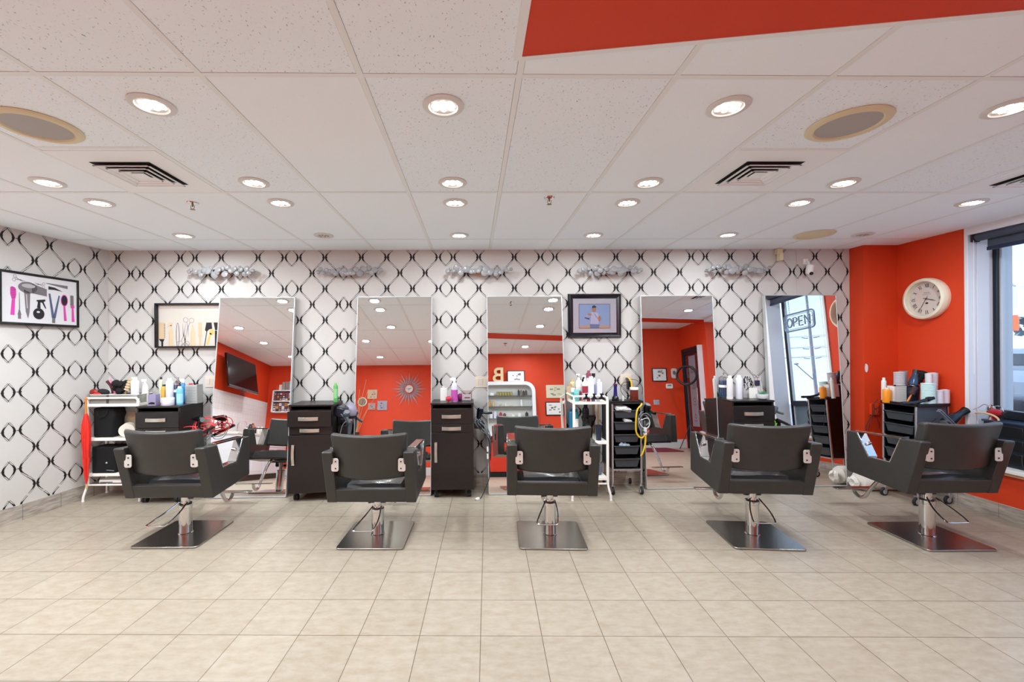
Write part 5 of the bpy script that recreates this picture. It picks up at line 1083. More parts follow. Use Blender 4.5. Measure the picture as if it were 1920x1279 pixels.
t = thing('note_card', 'small white card in the second trolley drawer', 'card', (1.53, 4.30, .715)); G().box((0, 0, .012), (.07, .06, .025), (.2, .2, .2)).build('card', paper, t)
# cabinet between the rightmost mirrors
disinfectant('tall jar of blue disinfectant at the edge of the fourth mirror', 2.60, 4.47, CT, .047, .26)
bottle('spray_can', 'bottle', 'tall white bottle with orange mark, right beside the blue jar near the window', 2.60, 4.36, CT, .029, .236, 'dedada', 'e8e6e4', 'can', ('e6dcd6', .02, .1)); bottle('spray_can', 'bottle', 'tall plain white bottle between the orange-marked bottle and scissors stand', 2.70, 4.37, CT, .032, .24, 'dddbe2', 'e8e6e8', 'can')
bottle('small_bottle', 'bottle', 'short clear bottle between the two tall white bottles', 2.665, 4.46, CT, .022, .12, '8a9aa4', 'c8ccd0', 'can')
t = thing('photo_stand', 'clear upright stand with scissors and zebra-like pattern on the rightmost cabinet', 'stand', (2.90, 4.46, CT)); g = G(); g.set(0).bb(-.10, .085, 0, .004, 0, .23); g.build('panel', mat('stand_panel', 'c9c4c4', .3), t); g = G(); rr = random.Random(6)
for _ in range(46):
    x, z = rr.uniform(-.095, -.0), rr.uniform(.08, .22); a = rr.uniform(-.5, .5); g.box((x, -.001, z), (.006, .001, rr.uniform(.014, .035)), (0, a, 0))
g.build('dark_pattern', mat('print_black'), t)
for k, x in enumerate((.015, .05)):
    g = G(); g.tube([(x+.014*math.cos(q*PI/6), -.006, .222+.014*math.sin(q*PI/6)) for q in range(12)], .0022, 6, closed=True); g.tube([(x, -.006, .207), (x-.012, -.006, .12)], .0022, 6); g.build('scissor_ring', chrome, t)
g = G(); g.bb(.02, .07, -.01, 0, .125, .18); g.build('dark_box', mat('navy_box', '272842', .4), t, bevel=.003)
g = G(); g.tube(smooth_path([(.05, 0, .2), (.09, 0, .14), (.098, 0, .06), (.1, 0, 0)], 4), .004, 6); g.build('side_arm', white_pl, t)
t = thing('note_card', 'square cream card leaning in front of the scissors stand', 'card', (2.865, 4.40, CT)); G().box((0, 0, .054), (.085, .003, .105), (-.1, 0, 0)).build('card', mat('card_cream', 'e4e0d6', .6), t)
t = thing('succulent_planter', 'small round white planter holding a green succulent', 'planter', (2.89, 4.30, CT)); g = G(); pr = [(0, 0), (.03, 0), (.048, .012), (.056, .035), (.055, .055), (.05, .055), (.045, .03), (0, .028)]; g.lathe(pr, seg=26); g.build('pot', mat('planter_white', 'd2d0d6', .3), t)
g = G()
for k in range(22):
    a = k*2.4; r_ = .006+.0016*k; g.cyl((r_*.6*math.cos(a), r_*.6*math.sin(a), .045), (r_*1.3*math.cos(a), r_*1.3*math.sin(a), .075+.014*math.sin(k)), .005, .001, 6)
g.build('succulent', mat('leaf_green', '4e8a5c', .5), t)
t = thing('tool_holder', 'black wire holder of hair tools on the rightmost cabinet side', 'holder', (3.02, 4.37, .62)); g = G(); g.bb(-.055, .06, -.07, .07, 0, .1); g.build('tub', black_pl, t, bevel=.005); g = G(); g.tube([(-.05, -.05, .1), (-.05, -.05, .2), (.0, -.05, .21), (.03, -.05, .19)], .004); g.tube([(-.05, .03, .1), (-.05, .03, .19), (.0, .03, .2)], .004); g.build('wire_arm', chrome, t)
hairdryer('grey-green hair dryer in the wire holder beside the rightmost mirror', 3.03, 4.34, .80, (0, 1.1, 3.4), mat('dryer_sage', '5c6a66', .3), .75)
t = thing('curling_wand', 'black curling wand lying across the wire holder toward the rightmost mirror', 'hair tool', (3.08, 4.28, .70)); t.rotation_euler = (0, 2.0, 0); g = G(); g.cyl((0, 0, -.06), (0, 0, .05), .014); g.build('handle', black_pl, t); g = G(); g.cyl((0, 0, .05), (0, 0, .14), .011, .009); g.build('barrel', mat('dark_steel'), t)
t = thing('green_strap', 'bright green plastic clip standing behind the fourth chair', 'clip', (2.985, 4.26, .645)); g = G(); g.prism([(0, 0), (.008, 0), (.012, .06), (-.006, .1), (-.012, .098), (-.002, .05)], 'y', -.004, .004); g.prism([(.01, .02), (.02, .05), (.026, .048), (.014, .01)], 'y', -.004, .004); g.build('clip_body', mat('lime', '8cd03a', .4), t); t.name = 'green_clip'
# window trolley: rollers, brushes and dryers
z0 = .906
bottle('orange_bottle', 'bottle', 'orange bottle with clear cap at the corner of the window trolley', 3.985, 4.12, z0, .033, .145, 'e88a1e', 'd8d4cc', 'can')
perforated('white perforated caddy on the window trolley', 4.085, 4.12, z0, .115, .08, .16, 2, mat('caddy_white', 'dcd8d4', .35))
bottle('spray_can', 'bottle', 'slim white can behind the perforated caddy on the window trolley', 4.035, 4.20, z0, .02, .235, 'dcd6d2', 'e6e2de', 'can')
roller('silver-grey roller standing in the perforated caddy', 4.11, 4.12, z0+.163, .043, .13, 'b9b2b6'); roller('taupe roller at the back of the caddy', 4.21, 4.18, z0, .034, .30, '988e94')
t = thing('dark_cup', 'dark blue cup full of brushes on the window trolley', 'cup', (4.075, 4.18, z0)); 
t.location = (4.20, 4.09, z0); g = G(); g.lathe([(0, 0), (.045, 0), (.055, .13), (.055, .15), (.05, .15), (.04, .01), (0, .01)], seg=22); g.build('cup_body', mat('navy_plastic', '1c2436', .3), t)
hairdryer('steel-blue diffuser dryer head on top of the dark cup', 4.20, 4.07, z0+.215, (0, -1.1, .4), mat('dryer_blue', '3a4c68', .25, .3), .8)
brush('black paddle brush sticking up highest from the window trolley', 4.25, 4.12, z0+.13, (0, .55, 0), .07, .12, .032, '141416', '18181c')
roller('slim white roller standing on the side tray', 4.27, 4.00, z0, .026, .285, 'd8d4d8'); roller('wide pale roller leaning at the back by the orange wall', 4.325, 4.02, z0, .036, .29, 'c8c0c8', (0, .04, 0))
roller('large aqua-white roller at the front of the side tray', 4.185, 3.925, z0, .052, .20, 'c4dcdc'); roller('small grey-white roller right beside the aqua roller', 4.272, 3.91, z0, .03, .135, 'cfc8d2'); roller('small pink-based roller nearest the window on the side tray', 4.338, 3.92, z0, .032, .14, 'd6c4cc')
brush('orange wooden-handled brush leaning in front of the dark cup', 4.08, 4.02, z0+.01, (0, .55, 0), .09, .08, .026, 'c8742c', '4a3038')
t = thing('flat_iron', 'dark flat iron lying across the front edge of the window trolley', 'hair tool', (4.04, 3.90, z0+.022)); g = G(); g.tube(smooth_path([(-.13, 0, .0), (-.02, 0, .003), (.06, -.005, .02), (.12, -.01, .04)], 4), .014, 10); g.build('arm', mat('iron_dark', '20262e', .3), t); g = G(); g.cyl((.1, -.008, .033), (.15, -.012, .05), .02); g.build('tip', black_pl, t)
t = thing('round_tray', 'round dark dish on the window trolley beside the aqua roller', 'dish', (4.115, 3.99, z0+.03)); g = G(); g.lathe([(0, -.03), (.035, -.03), (.042, -.02), (.042, -.012), (0, -.012)], seg=22); g.build('dish_body', black_gl, t)
hairdryer('dark hair dryer hung under the side tray of the window trolley', 4.26, 3.79, .80, (0, -.55, 0), mat('dryer_dark', '262a32', .25, .3), 1.1)
t = thing('flat_iron', 'silver-edged flat iron crossing the hung dryer on the window trolley', 'hair tool', (4.19, 3.755, .79)); t.rotation_euler = (0, -.8, 0); g = G(); g.bb(-.012, -.002, -.015, .015, -.13, .13); g.bb(.004, .014, -.015, .015, -.13, .13); g.build('arms', mat('iron_steel', '8a94a4', .25, .6), t, bevel=.002); g = G(); g.cyl((0, 0, -.16), (0, 0, -.13), .012); g.build('cord_guard', rubber, t)
t = thing('flat_iron', 'white flat iron with pink end hanging lowest on the window trolley', 'hair tool', (4.30, 3.78, .70)); t.rotation_euler = (0, -.9, 0); g = G(); g.bb(-.014, .014, -.018, .018, -.1, .1); g.build('arms', mat('iron_white', 'd8dce6', .3), t, bevel=.006); g = G(); g.cyl((0, 0, .1), (0, 0, .125), .016); g.build('pink_end', mat('pink_gloss'), t)
cord('extension_lead', 'black cord curling down below the dryers on the window trolley', [(4.12, 3.80, .80), (4.06, 3.79, .76), (4.07, 3.79, .66), (4.12, 3.79, .6), (4.09, 3.80, .53)], .006, rubber)
cord('extension_lead', 'thin black cord hanging at the corner of the window trolley under the orange bottle', [(3.97, 4.20, .93), (3.935, 4.2, .88), (3.93, 4.2, .80), (3.88, 4.22, .68), (3.87, 4.22, .6)], .0035, rubber)
# white wrapped roll on the floor behind the window trolley
t = thing('wrapped_roll', 'white plastic-wrapped roll lying on the floor beneath the window trolley', 'roll', (4.12, 4.322, .095), 0)
g = G(); N = 26; pr = [(-.24, .05), (-.235, .085), (-.2, .095), (-.05, .092), (.1, .095), (.2, .09), (.22, .05)]
vs = [(x, r*(1+.03*math.sin(3*a+x*20))*math.cos(a), min(r*math.sin(a)*(1+.03*math.sin(5*a+x*9)), .2)) for x, r in pr for a in [2*PI*k/N for k in range(N)]]
vs = [(x, y, max(z, -.0945)) for x, y, z in vs]
fs = [(i*N+k, i*N+(k+1) % N, (i+1)*N+(k+1) % N, (i+1)*N+k) for i in range(len(pr)-1) for k in range(N)]+[tuple(reversed(range(N))), tuple(range((len(pr)-1)*N, len(pr)*N))]
g.add(vs, fs); g.build('roll_body', mat('bag_white', 'dcd4cc', .5), t)
g = G(); rr = random.Random(2)
for k in range(14): a = 2*PI*k/14; g.cyl((-.225, 0, -.01), (-.285-.02*rr.random(), .05*math.cos(a), -.015+.05*math.sin(a)), .008, .02, 8)
g.build('crumpled_end', mat('bag_white'), t)
# clutter on the low window ledge
t = thing('tool_tower', 'black plastic tool tower on the window ledge behind the rightmost chair', 'storage tower', (4.56, 3.60, SILL)); g = G(); g.prism(rrect(-.09, .07, -.17, .14, .02), 'z', 0, .36); g.build('body', mat('tower_black', '1a2230', .35), t, bevel=.004)
for k in range(3):
    g = G(); g.bb(-.098, -.088, -.15, .12, .03+k*.11, .12+k*.11); g.build('drawer', black_pl, t, bevel=.004)
g = G(); g.prism(rrect(-.1, .08, -.18, .15, .02), 'z', .36, .375); g.build('lid', mat('blue_black', '28354a', .3), t, bevel=.003)
hairdryer('red hair dryer lying on the tool tower by the window', 4.50, 3.66, SILL+.44, (0, 0, -1.8), mat('dryer_red', '9c1c2e', .2), .8)
t = thing('chrome_tool', 'chrome hair steamer with bent wires on top of the tool tower', 'hair tool', (4.50, 3.70, SILL+.376)); g = G(); g.lathe([(0, 0), (.02, 0), (.012, .05), (.03, .09), (.024, .12), (0, .13)], seg=16); g.tube(smooth_path([(0, 0, .1), (-.03, .02, .13), (-.06, .04, .1), (-.09, .06, .08)], 4), .003, 6); g.tube(smooth_path([(0, 0, .1), (.02, -.05, .12), (.02, -.08, .06)], 4), .005, 6); g.build('body', chrome, t)
t = thing('tan_hoop', 'tan curved hoop handle in front of the red dryer on the ledge', 'hoop', (4.46, 3.72, .81)); g = G(); g.tube([(0, -.11*math.cos(a), .05*math.sin(a)) for a in [PI*k/14 for k in range(15)]], .008, 8); g.build('hoop', mat('tan_plastic', 'c4a27a', .4), t)
t = thing('hair_wand', 'pale green hair wand standing in a black cup on the window ledge', 'hair tool', (4.475, 3.38, SILL)); g = G(); g.cyl((0, 0, .1), (0, 0, .24), .022, .02, 18); g.cyl((0, 0, .24), (0, .01, .31), .009, .008, 12); g.build('wand_body', mat('pale_green', 'b4c4b8', .35), t); g = G(); g.lathe([(0, 0), (.045, 0), (.04, .1), (.036, .1), (.03, .01), (0, .01)], seg=20); g.build('cup', black_pl, t)
t = thing('dark_pouch', 'dark blue pouch on the window ledge beside the pale green wand', 'pouch', (4.55, 3.30, SILL)); G().box((0, 0, .1), (.1, .16, .2)).build('fabric', mat('pouch_navy', '141c38', .6), t, bevel=.025, seg=3)
t = thing('white_adapter', 'small white adapter lying at the edge of the window ledge', 'adapter', (4.41, 3.34, SILL)); G().box((0, 0, .02), (.04, .05, .04)).build('adapter_body', white_pl, t, bevel=.005)
cord('extension_lead', 'black cord looping on the window ledge below the pale green wand', [(4.44, 3.44, .56), (4.42, 3.42, .48), (4.43, 3.39, .436), (4.42, 3.35, .436), (4.45, 3.30, .436)], .004, rubber)
# ================================================================== REAR OF THE ROOM (seen in the mirrors)
# television
t = thing('television', 'black flat television tilted down on the orange side wall, seen in the leftmost mirror', 'television', (-4.52, .38, 1.995), math.radians(90-0))
t.rotation_euler = Euler((math.radians(-12), 0, math.radians(90)))
g = G(); g.prism(rrect(-.55, .55, -.32, .32, .01), 'y', -.02, .02); g.build('bezel', black_gl, t, bevel=.003)
g = G(); g.bb(-.525, .525, -.0215, -.0202, -.27, .30); g.build('screen', mat('tv_screen', '0d0b0e', .12), t); g = G(); g.bb(-.55, .55, -.024, -.02, -.318, -.285); g.build('speaker_bar', dgrey_pl, t)
g = G(); g.bb(-.15, .15, .02, .05, -.1, .1); g.bb(-.03, .03, .04, .16, -.04, .04); g.bb(-.1, .1, .15, .17, -.12, .12); g.build('wall_mount', black_pl, t)
g = G()
for k in range(5): g.tube(smooth_path([(-.1+.05*k, .02, -.3), (-.12+.06*k, .01, -.36), (-.06+.03*k, .02, -.4), (-.08+.04*k, .03, -.43+.01*k)], 4), .004, 6)
g.build('hanging_cable', rubber, t)
# colour shelf
t = thing('colour_shelf', 'white wall shelf holding rows of hair colour boxes, seen in the leftmost mirror', 'shelf', (-4.25, -1.2, 1.40))
g = G(); W_ = .28
for x in (-W_, W_-.02): g.bb(x, x+.02, 0, .2, 0, .5)
for z in (0, .24, .48): g.bb(-W_, W_, 0, .2, z, z+.02)
g.bb(-W_, W_, 0, .008, 0, .5); g.build('shelf_frame', white_pt, t, bevel=.002)
rr = random.Random(12); pal = ['6a4a3a', '3a3038', 'b48a3a', '8a5a6a', 'c4b8c0', '5a3a5a', 'a03a2a', 'd8ccc8', '4a4a6a']
names = {0: 'lower shelf row', 1: 'upper shelf row'}
for r_ in range(2):
    for k in range(8):
        for q in range(3):
            c = rr.choice(pal); t = thing('hair_colour_box', '%s colour box, %s of %s stack, %s' % ('dark' if c[0] in '3456' else 'light', ['bottom', 'middle', 'top'][q], ['first', 'second', 'third', 'fourth', 'fifth', 'sixth', 'seventh', 'last'][k], names[r_]), 'box', (-4.475+k*.064, -1.1, 1.4205+r_*.24+q*.062), 0, ('dark' if c[0] in '3456' else 'light')+' colour boxes on the '+names[r_])
            g = G(); g.set(0).bb(-.027, .027, -.07, .07, 0, .058); g.set(1).bb(-.02, .02, .07, .071, .018, .042); g.build('carton', [mat('carton_'+c, c, .5), mat('carton_'+pal[(k+q) % 9], pal[(k+q) % 9], .5)], t)
for k in range(7):
    c = ['c8441e', 'd8ccc8', '9a8a86', '8a7e7c', '9a9092', '7c7270', '8f4a40'][k]; h_ = [.1, .13, .19, .2, .21, .19, .16][k]
    t = thing('product_carton', 'tall carton on top of the colour shelf, %s' % ['orange and nearest the television', 'white beside the orange one', 'grey beside the white one', 'grey second from the white one', 'grey and tallest', 'dark grey next to the reddish one', 'reddish and farthest from the television'][k], 'box', (-4.46+k*.07, -1.1, 1.9), 0, 'cartons on top of the colour shelf')
    G().bb(-.03, .03, -.05, .05, 0, h_).build('carton', mat('carton_'+c, c, .5), t, bevel=.001)
# vanity
t = thing('vanity_counter', 'white vanity counter with doors under the television, seen in the leftmost mirror', 'counter', (-4.43, -.1, 0), math.radians(90))
g = G(); g.bb(-1.0, 1.05, -.27, .27, .1, .82); g.build('carcass', white_pt, t)
g = G(); g.bb(-1.03, 1.08, -.29, .27, .82, .86); g.build('worktop', mat('worktop', 'd8d2c9', .25), t, bevel=.004); g = G(); g.bb(-.98, 1.03, -.24, .27, 0, .1); g.build('toe_kick', mat('toe_kick', '3a2f28', .6), t)
for k in range(4):
    x = -.98+k*.507; g = G(); g.bb(x+.004, x+.5, -.285, -.27, .62, .81); d = g.build('drawer', white_pt, t, bevel=.004); g = G(); g.ball((x+.25, -.295, .715), .012); g.build('knob', dgrey_pl, d)
    g = G(); g.bb(x+.004, x+.5, -.285, -.27, .11, .61); g.bb(x+.05, x+.455, -.289, -.285, .16, .56); d = g.build('door', white_pt, t, bevel=.004); g = G(); g.ball((x+.46, -.297, .5), .01); g.build('knob', dgrey_pl, d)
g = G(); g.tube(smooth_path([(.3, .15, .86), (.3, .15, 1.05), (.3, .08, 1.1), (.3, 0, 1.08), (.3, -.01, 1.04)], 5), .01, 8); g.build('faucet', chrome, t)
for k, (y, c, h_, cap, w1) in enumerate([(.15, 'cfc9c2', .14, '202020', 'pale bottle with black cap'), (.03, '2a2a30', .2, '101014', 'black spray bottle'), (-.06, 'b05a2a', .22, '2a2a2a', 'rust-coloured bottle'), (-.15, '20222a', .16, '404048', 'short dark bottle'), (-.3, 'e2dcd8', .17, 'f0eeec', 'white bottle nearest the dark ones'), (-.45, 'e6e0dc', .18, 'f0eeec', 'centre white bottle of three'), (-.6, 'e0dad6', .17, 'f0eeec', 'white bottle farthest from the dark ones')]):
    bottle('counter_bottle', 'bottle', w1+' on the vanity counter, seen in the leftmost mirror', -4.42, y, .86, .035, h_, c, cap, 'can', None, 'bottles on the vanity counter')
# starburst clock
t = thing('starburst_clock', 'silver starburst clock with pointed rays on the orange wall, seen in the second mirror', 'clock', (-1.485, -1.2, 1.93), math.radians(180))
g = G(); g.lathe([(0, 0), (.088, 0), (.096, -.015), (.092, -.028), (.085, -.03), (.083, -.022), (0, -.022)], seg=40, axis='y'); g.build('case', mat('silver_matte', 'a8a2a6', .35, .6), t)
g = G(); g.lathe([(0, -.023), (.083, -.023), (.083, -.025), (0, -.025)], seg=32, axis='y'); g.build('dial', mat('clock_dial'), t)
for k in range(24):
    a = 2*PI*k/24; ln = [.44, .34, .39, .33][k % 4]; c, s = math.cos(a), math.sin(a)
    def Q(u, v, y=-.012): return (c*u-s*v, y, s*u+c*v)
    g = G(); g.set(0); P1, P2, P3, P4, P5 = Q(.10, 0, -.010), Q(.17, .022), Q(ln, 0), Q(.17, -.022), Q(.17, 0, -.026)
    g.add([P1, P2, P3, P4, P5, Q(.17, 0, -.004)], [(0, 1, 4), (1, 2, 4), (2, 3, 4), (3, 0, 4), (1, 0, 5), (2, 1, 5), (3, 2, 5), (0, 3, 5)]); g.set(1)
    g.add([Q(.115, 0, -.013), Q(.17, .012, -.0195), Q(.27, 0, -.018), Q(.17, -.012, -.0195), Q(.17, 0, -.0285)], [(0, 1, 4), (1, 2, 4), (2, 3, 4), (3, 0, 4)]); g.build('ray', [mat('ray_silver', 'b4acb0', .35, .5), mat('ray_inlay', '9a88a0', .3, .4)], t, ang=5)
for nm, a, ln, w_ in (('hour_hand', 2.9, .055, .004), ('minute_hand', .1, .075, .003), ('second_hand', -1.3, .078, .0015)):
    g = G(); c, s = math.cos(a), math.sin(a); g.prism([(-.02*c+w_*s, -.02*s-w_*c), (ln*c+w_*s, ln*s-w_*c), (ln*c-w_*s, ln*s+w_*c), (-.02*c-w_*s, -.02*s+w_*c)], 'y', -.032, -.03); g.build(nm, dk, t)
def canvas(lb, x0, x1, z0_, z1_, y, base, dark, seed, nm='wall_canvas', rz=180, fr=None, d=.025):
    t = thing(nm, lb, 'picture', ((x0+x1)/2, y, (z0_+z1_)/2), math.radians(rz)); w_, h = x1-x0, z1_-z0_; rr = random.Random(seed)
    if fr: frame_g(w_, h, .018, d).build('frame', fr, t, bevel=.002); k0 = .018
    else: k0 = 0
    g = G(); g.set(0).bb(-w_/2+k0, w_/2-k0, -d+.004, -.001, -h/2+k0, h/2-k0); g.xf((0, -d+.0035, 0)); 
    for q in range(9):
        x, z = rr.uniform(-.36, .2)*w_, rr.uniform(-.36, .25)*h; a, b = rr.uniform(.06, .16)*w_, rr.uniform(.06, .14)*h; art(g, 1 if q % 2 else 2, [(x, z), (x+a, z), (x+a, z+b), (x, z+b)], 1+q*.2)
    g.xf(); g.build('print', [mat('cv_'+base, base, .6), mat('cv_'+dark, dark, .6), mat('cv_mid', '8c8488', .6)], t, recalc=False)
canvas('small square tan photo canvas, highest of three beside the starburst clock', -2.44, -2.22, 1.71, 1.92, -1.2, 'c4a88c', '6a5444', 1)
canvas('smallest pinkish photo canvas, lower left of the three beside the starburst clock', -2.41, -2.25, 1.46, 1.61, -1.2, 'b09090', '5c3c44', 2)
canvas('grey photo canvas nearest the starburst clock, lower of the three', -2.2, -1.98, 1.45, 1.66, -1.2, '9a94a4', '4c4858', 3)
t = thing('round_plaque', 'round grey plaque with pale rim on the orange wall behind thin twigs', 'plaque', (-2.55, -1.2, 1.64), math.radians(180)); g = G(); g.lathe([(0, 0), (.1, 0), (.108, -.015), (.1, -.025), (.085, -.022), (.085, -.012), (0, -.012)], seg=32, axis='y'); g.build('rim', mat('clock_cream'), t); g = G(); g.lathe([(0, -.013), (.085, -.013), (.085, -.015), (0, -.015)], seg=28, axis='y'); g.build('centre', mat('plaque_grey', '7c786c', .6, noise=.4, nscale=30), t)
t = thing('twig_vase', 'tall vase of thin bare twigs against the orange rear wall, seen in the second mirror', 'vase', (-2.62, -1.08, 0)); g = G(); g.lathe([(0, 0), (.1, 0), (.12, .2), (.09, .6), (.05, .85), (.07, .95), (.065, .95), (.045, .85), (0, .83)], seg=26); g.build('vase_body', mat('vase_dark', '3a3432', .3), t); rr = random.Random(8)
for k in range(13):
    a, b = rr.uniform(-.16, .42), rr.uniform(-.02, .12); h_ = rr.uniform(1.6, 2.2); p = [(0, 0, .85), (a*.25+rr.uniform(-.02, .02), b*.3, .85+(h_-.85)*.35), (a*.6, b*.6, .85+(h_-.85)*.7), (a, b*.8, h_)]; G().tube(smooth_path(p, 4), .0045, 5).build('twig', mat('twig', 'c89a6c', .6), t)
# display shelf with rounded frame
t = thing('display_shelf', 'white round-cornered display shelf on the orange wall, seen in the middle mirror', 'shelf', (.70, -.12, .78), math.radians(180))
def rframe(o, i, d0, d1, m):
    g = G(); n = len(o)
    vs = [(p[0], d0, p[1]) for p in o]+[(p[0], d0, p[1]) for p in i]+[(p[0], d1, p[1]) for p in o]+[(p[0], d1, p[1]) for p in i]; fs = []
    for k in range(n): j = (k+1) % n; fs += [(k, j, n+j, n+k), (2*n+k, 3*n+k, 3*n+j, 2*n+j), (k, 2*n+k, 2*n+j, j), (n+k, n+j, 3*n+j, 3*n+k)]
    return g.add(vs, fs).build('frame', m, t, bevel=.003)
rframe(rrect(-.56, .56, 0, 1.09, .20, 8), rrect(-.49, .49, .07, 1.02, .14, 8), -.20, 0, white_pt)
g = G(); g.prism(rrect(-.55, .55, .01, 1.08, .19, 8), 'y', -.012, 0); g.build('back_panel', mat('panel_white', 'dcdcda', .4), t)
for z in (.34, .58, .80): G().bb(-.49, .49, -.18, -.012, z, z+.008).build('glass_shelf', mat('green_glass', 'b8ccc0', .05, trans=.8), t)
sh = .78
for k in range(6): bottle('gold_tin', 'jar', 'gold tin on the display shelf, %s' % ['beside the small white box', 'second from the small white box', 'third from the small white box', 'third from the dark bottles', 'second from the dark bottles', 'touching the dark bottles'][k], .50+k*.055, -.03, sh+.809, .024, .085, '9a8c4a', '8a7c3e', 'jar', None, 'gold tins on the display shelf')
for k in range(4): bottle('dark_bottle', 'bottle', 'dark bottle on the display shelf top row, %s' % ['beside the gold tins', 'second from the gold tins', 'third from the gold tins', 'at the rounded corner'][k], .93+k*.05, -.03, sh+.809, .02, [.13, .12, .11, .12][k], ['2c2628', '7a6a60', '3a2a26', '4a3c38'][k], '1c1a1c', 'square', None, 'dark bottles on the display shelf')
bottle('white_carton', 'box', 'small white carton alone at the start of the display shelf top row', .38, -.03, sh+.809, .04, .07, 'dcdada', 'dcdada', 'square')
for k, (x, c, h_, lb) in enumerate([(.33, 'c88a3a', .13, 'amber bottle first on the display shelf middle row'), (.41, 'd0a87c', .12, 'tan bottle second on the display shelf middle row'), (.55, 'b8a892', .05, 'low beige pot on the display shelf middle row'), (.66, 'dcd6cc', .07, 'small pale pot on the display shelf middle row'), (.78, 'd8c078', .03, 'flat gold dish on the display shelf middle row'), (.98, 'dfe0de', .15, 'tall white bottle on the display shelf middle row')]): bottle('shelf_bottle', 'bottle', lb, x, -.03, sh+.589, .022, h_, c, c, 'can')
for k, (x, c, h_, lb) in enumerate([(.36, 'd8d0d8', .14, 'pale tube first on the display shelf lower row'), (.44, 'cfcfdf', .15, 'lilac-white tube on the display shelf lower row'), (.55, 'a83238', .13, 'red bottle on the display shelf lower row'), (.63, '6a4440', .11, 'brown bottle beside the red one on the display shelf'), (.8, 'e0dcc8', .1, 'cream carton on the display shelf lower row'), (.93, 'e2e0e0', .12, 'white carton on the display shelf lower row'), (1.08, '3c3434', .13, 'black carton on the display shelf lower row')]): bottle('shelf_carton', 'box', lb, x, -.03, sh+.349, .03, h_, c, c, 'square')
# letter B standing on the shelf
cu = bpy.data.curves.new('letter', 'FONT'); cu.body = 'B'; cu.size = .44; cu.extrude = .02; cu.align_x = 'CENTER'; cu.offset = .006
tmp = bpy.data.objects.new('tmp', cu); COL.objects.link(tmp); bpy.context.view_layer.update()
me = bpy.data.meshes.new_from_object(tmp.evaluated_get(bpy.context.evaluated_depsgraph_get())); bpy.data.objects.remove(tmp)
me.transform(Matrix.Rotation(PI/2, 4, 'X')); me.materials.clear(); me.materials.append(mat('letter_tan', 'd8bf96', .5)); zmin = min(v.co.z for v in me.vertices)
o = bpy.data.objects.new('block_letter', me); COL.objects.link(o); o.location = (.525, -.05, sh+1.091-zmin); o.rotation_euler.z = PI; tag(o, 'large tan letter B standing on the white display shelf', 'letter')
def certificate(lb, x0, x1, z0_, z1_, y, fr, seed, rz=180):
    canvas(lb, x0, x1, z0_, z1_, y, 'e2dedc', '5a5458', seed, 'framed_certificate', rz, fr)
certificate('black-framed certificate standing on the display shelf beside the letter B', .70, 1.07, 1.875, 2.12, -.06, black_fr, 21)
canvas('pale green-cream wall print without frame, upper one beside the display shelf', 1.51, 1.93, 1.55, 1.82, -.12, 'd6cfb4', 'b8b49a', 22, 'wall_print')
certificate('black-framed certificate below the cream print beside the display shelf', 1.48, 1.86, 1.19, 1.47, -.12, black_fr, 23)
certificate('dark-framed notice on the orange wall above the thermostat, seen in the fourth mirror', 3.77, 4.08, 1.37, 1.65, -.12, mat('frame_blueblack'), 24)
t = thing('oval_plaque', 'small ornate white plaque on the orange wall beside the entrance door', 'plaque', (4.24, -.12, 1.54), math.radians(180)); g = G(); g.prism(rrect(-.06, .06, -.105, .105, .04), 'y', -.018, 0); g.build('plaque_body', mat('plaque_white', 'd8cdc9', .5), t, bevel=.004); g = G(); g.prism(ell(0, .01, .03, .045), 'y', -.024, -.018); g.build('motif', gy, t)
t = thing('thermostat', 'small white thermostat with a grey display on the orange wall', 'thermostat', (4.12, -.12, 1.27), math.radians(180)); g = G(); g.prism(rrect(-.07, .07, -.05, .05, .02), 'y', -.025, 0); g.build('case', white_pl, t, bevel=.004); g = G(); g.bb(-.04, .04, -.0265, -.025, 0, .03); g.build('display', mat('lcd', '7c8a8c', .3), t)
plate('light_switch', 'metal switch plate low on the orange wall under the dark-framed notice', 'switch', (3.83, -.119, .935), .12, .1, 'switch', alum, PI)
# reception bench front below the shelf
t = thing('reception_desk', 'orange-fronted reception desk with black plinth, seen low in the middle mirror', 'desk', (.72, .02, 0), math.radians(180)); g = G(); g.bb(-.5, .5, -.14, .12, .1, .66); g.build('body', mat('desk_red', 'c0301a', .35), t, bevel=.003); g = G(); g.bb(-.49, .49, -.12, .12, 0, .1); g.build('plinth', black_pl, t); g = G(); g.bb(-.52, .52, -.16, .13, .66, .69); g.build('top', black_wood, t, bevel=.002)
# entrance door with glass, on the right wall
t = thing('door_1', None, None, (RX-.01, .36, 0), math.radians(-90)); tag(t, kind='structure')
g = G(); g.bb(-.36, -.335, -.03, .05, 0, 2.0); g.bb(.335, .36, -.03, .05, 0, 2.0); g.bb(-.36, .36, -.03, .05, 1.95, 2.02); g.build('door_frame', fr_dark, t, bevel=.002)
g = G(); g.bb(-.333, -.305, -.02, .03, .01, 1.94); g.bb(.305, .333, -.02, .03, .01, 1.94); g.bb(-.31, .31, -.02, .03, .01, .16); g.bb(-.31, .31, -.02, .03, 1.88, 1.94); g.build('door_leaf', fr_dark, t, bevel=.002)
g = G(); g.bb(-.306, .306, .0, .008, .16, 1.88); g.build('door_pane', door_gl, t); g = G(); g.tube([(-.26, -.02, .9), (-.26, -.07, .9), (-.26, -.07, 1.2), (-.26, -.02, 1.2)], .01); g.build('door_handle', chrome, t)
g = G(); g.bb(-.41, -.36, -.07, .02, 0, 2.02); g.build('white_door_trim', white_pt, t)
t = thing('hours_poster', 'grey vertical strip poster with line icons on the entrance door glass', 'poster', (RX-.028, .40, .45), math.radians(-90)); g = G(); g.set(0).bb(-.12, .14, -.002, 0, 0, 1.4); g.set(1)
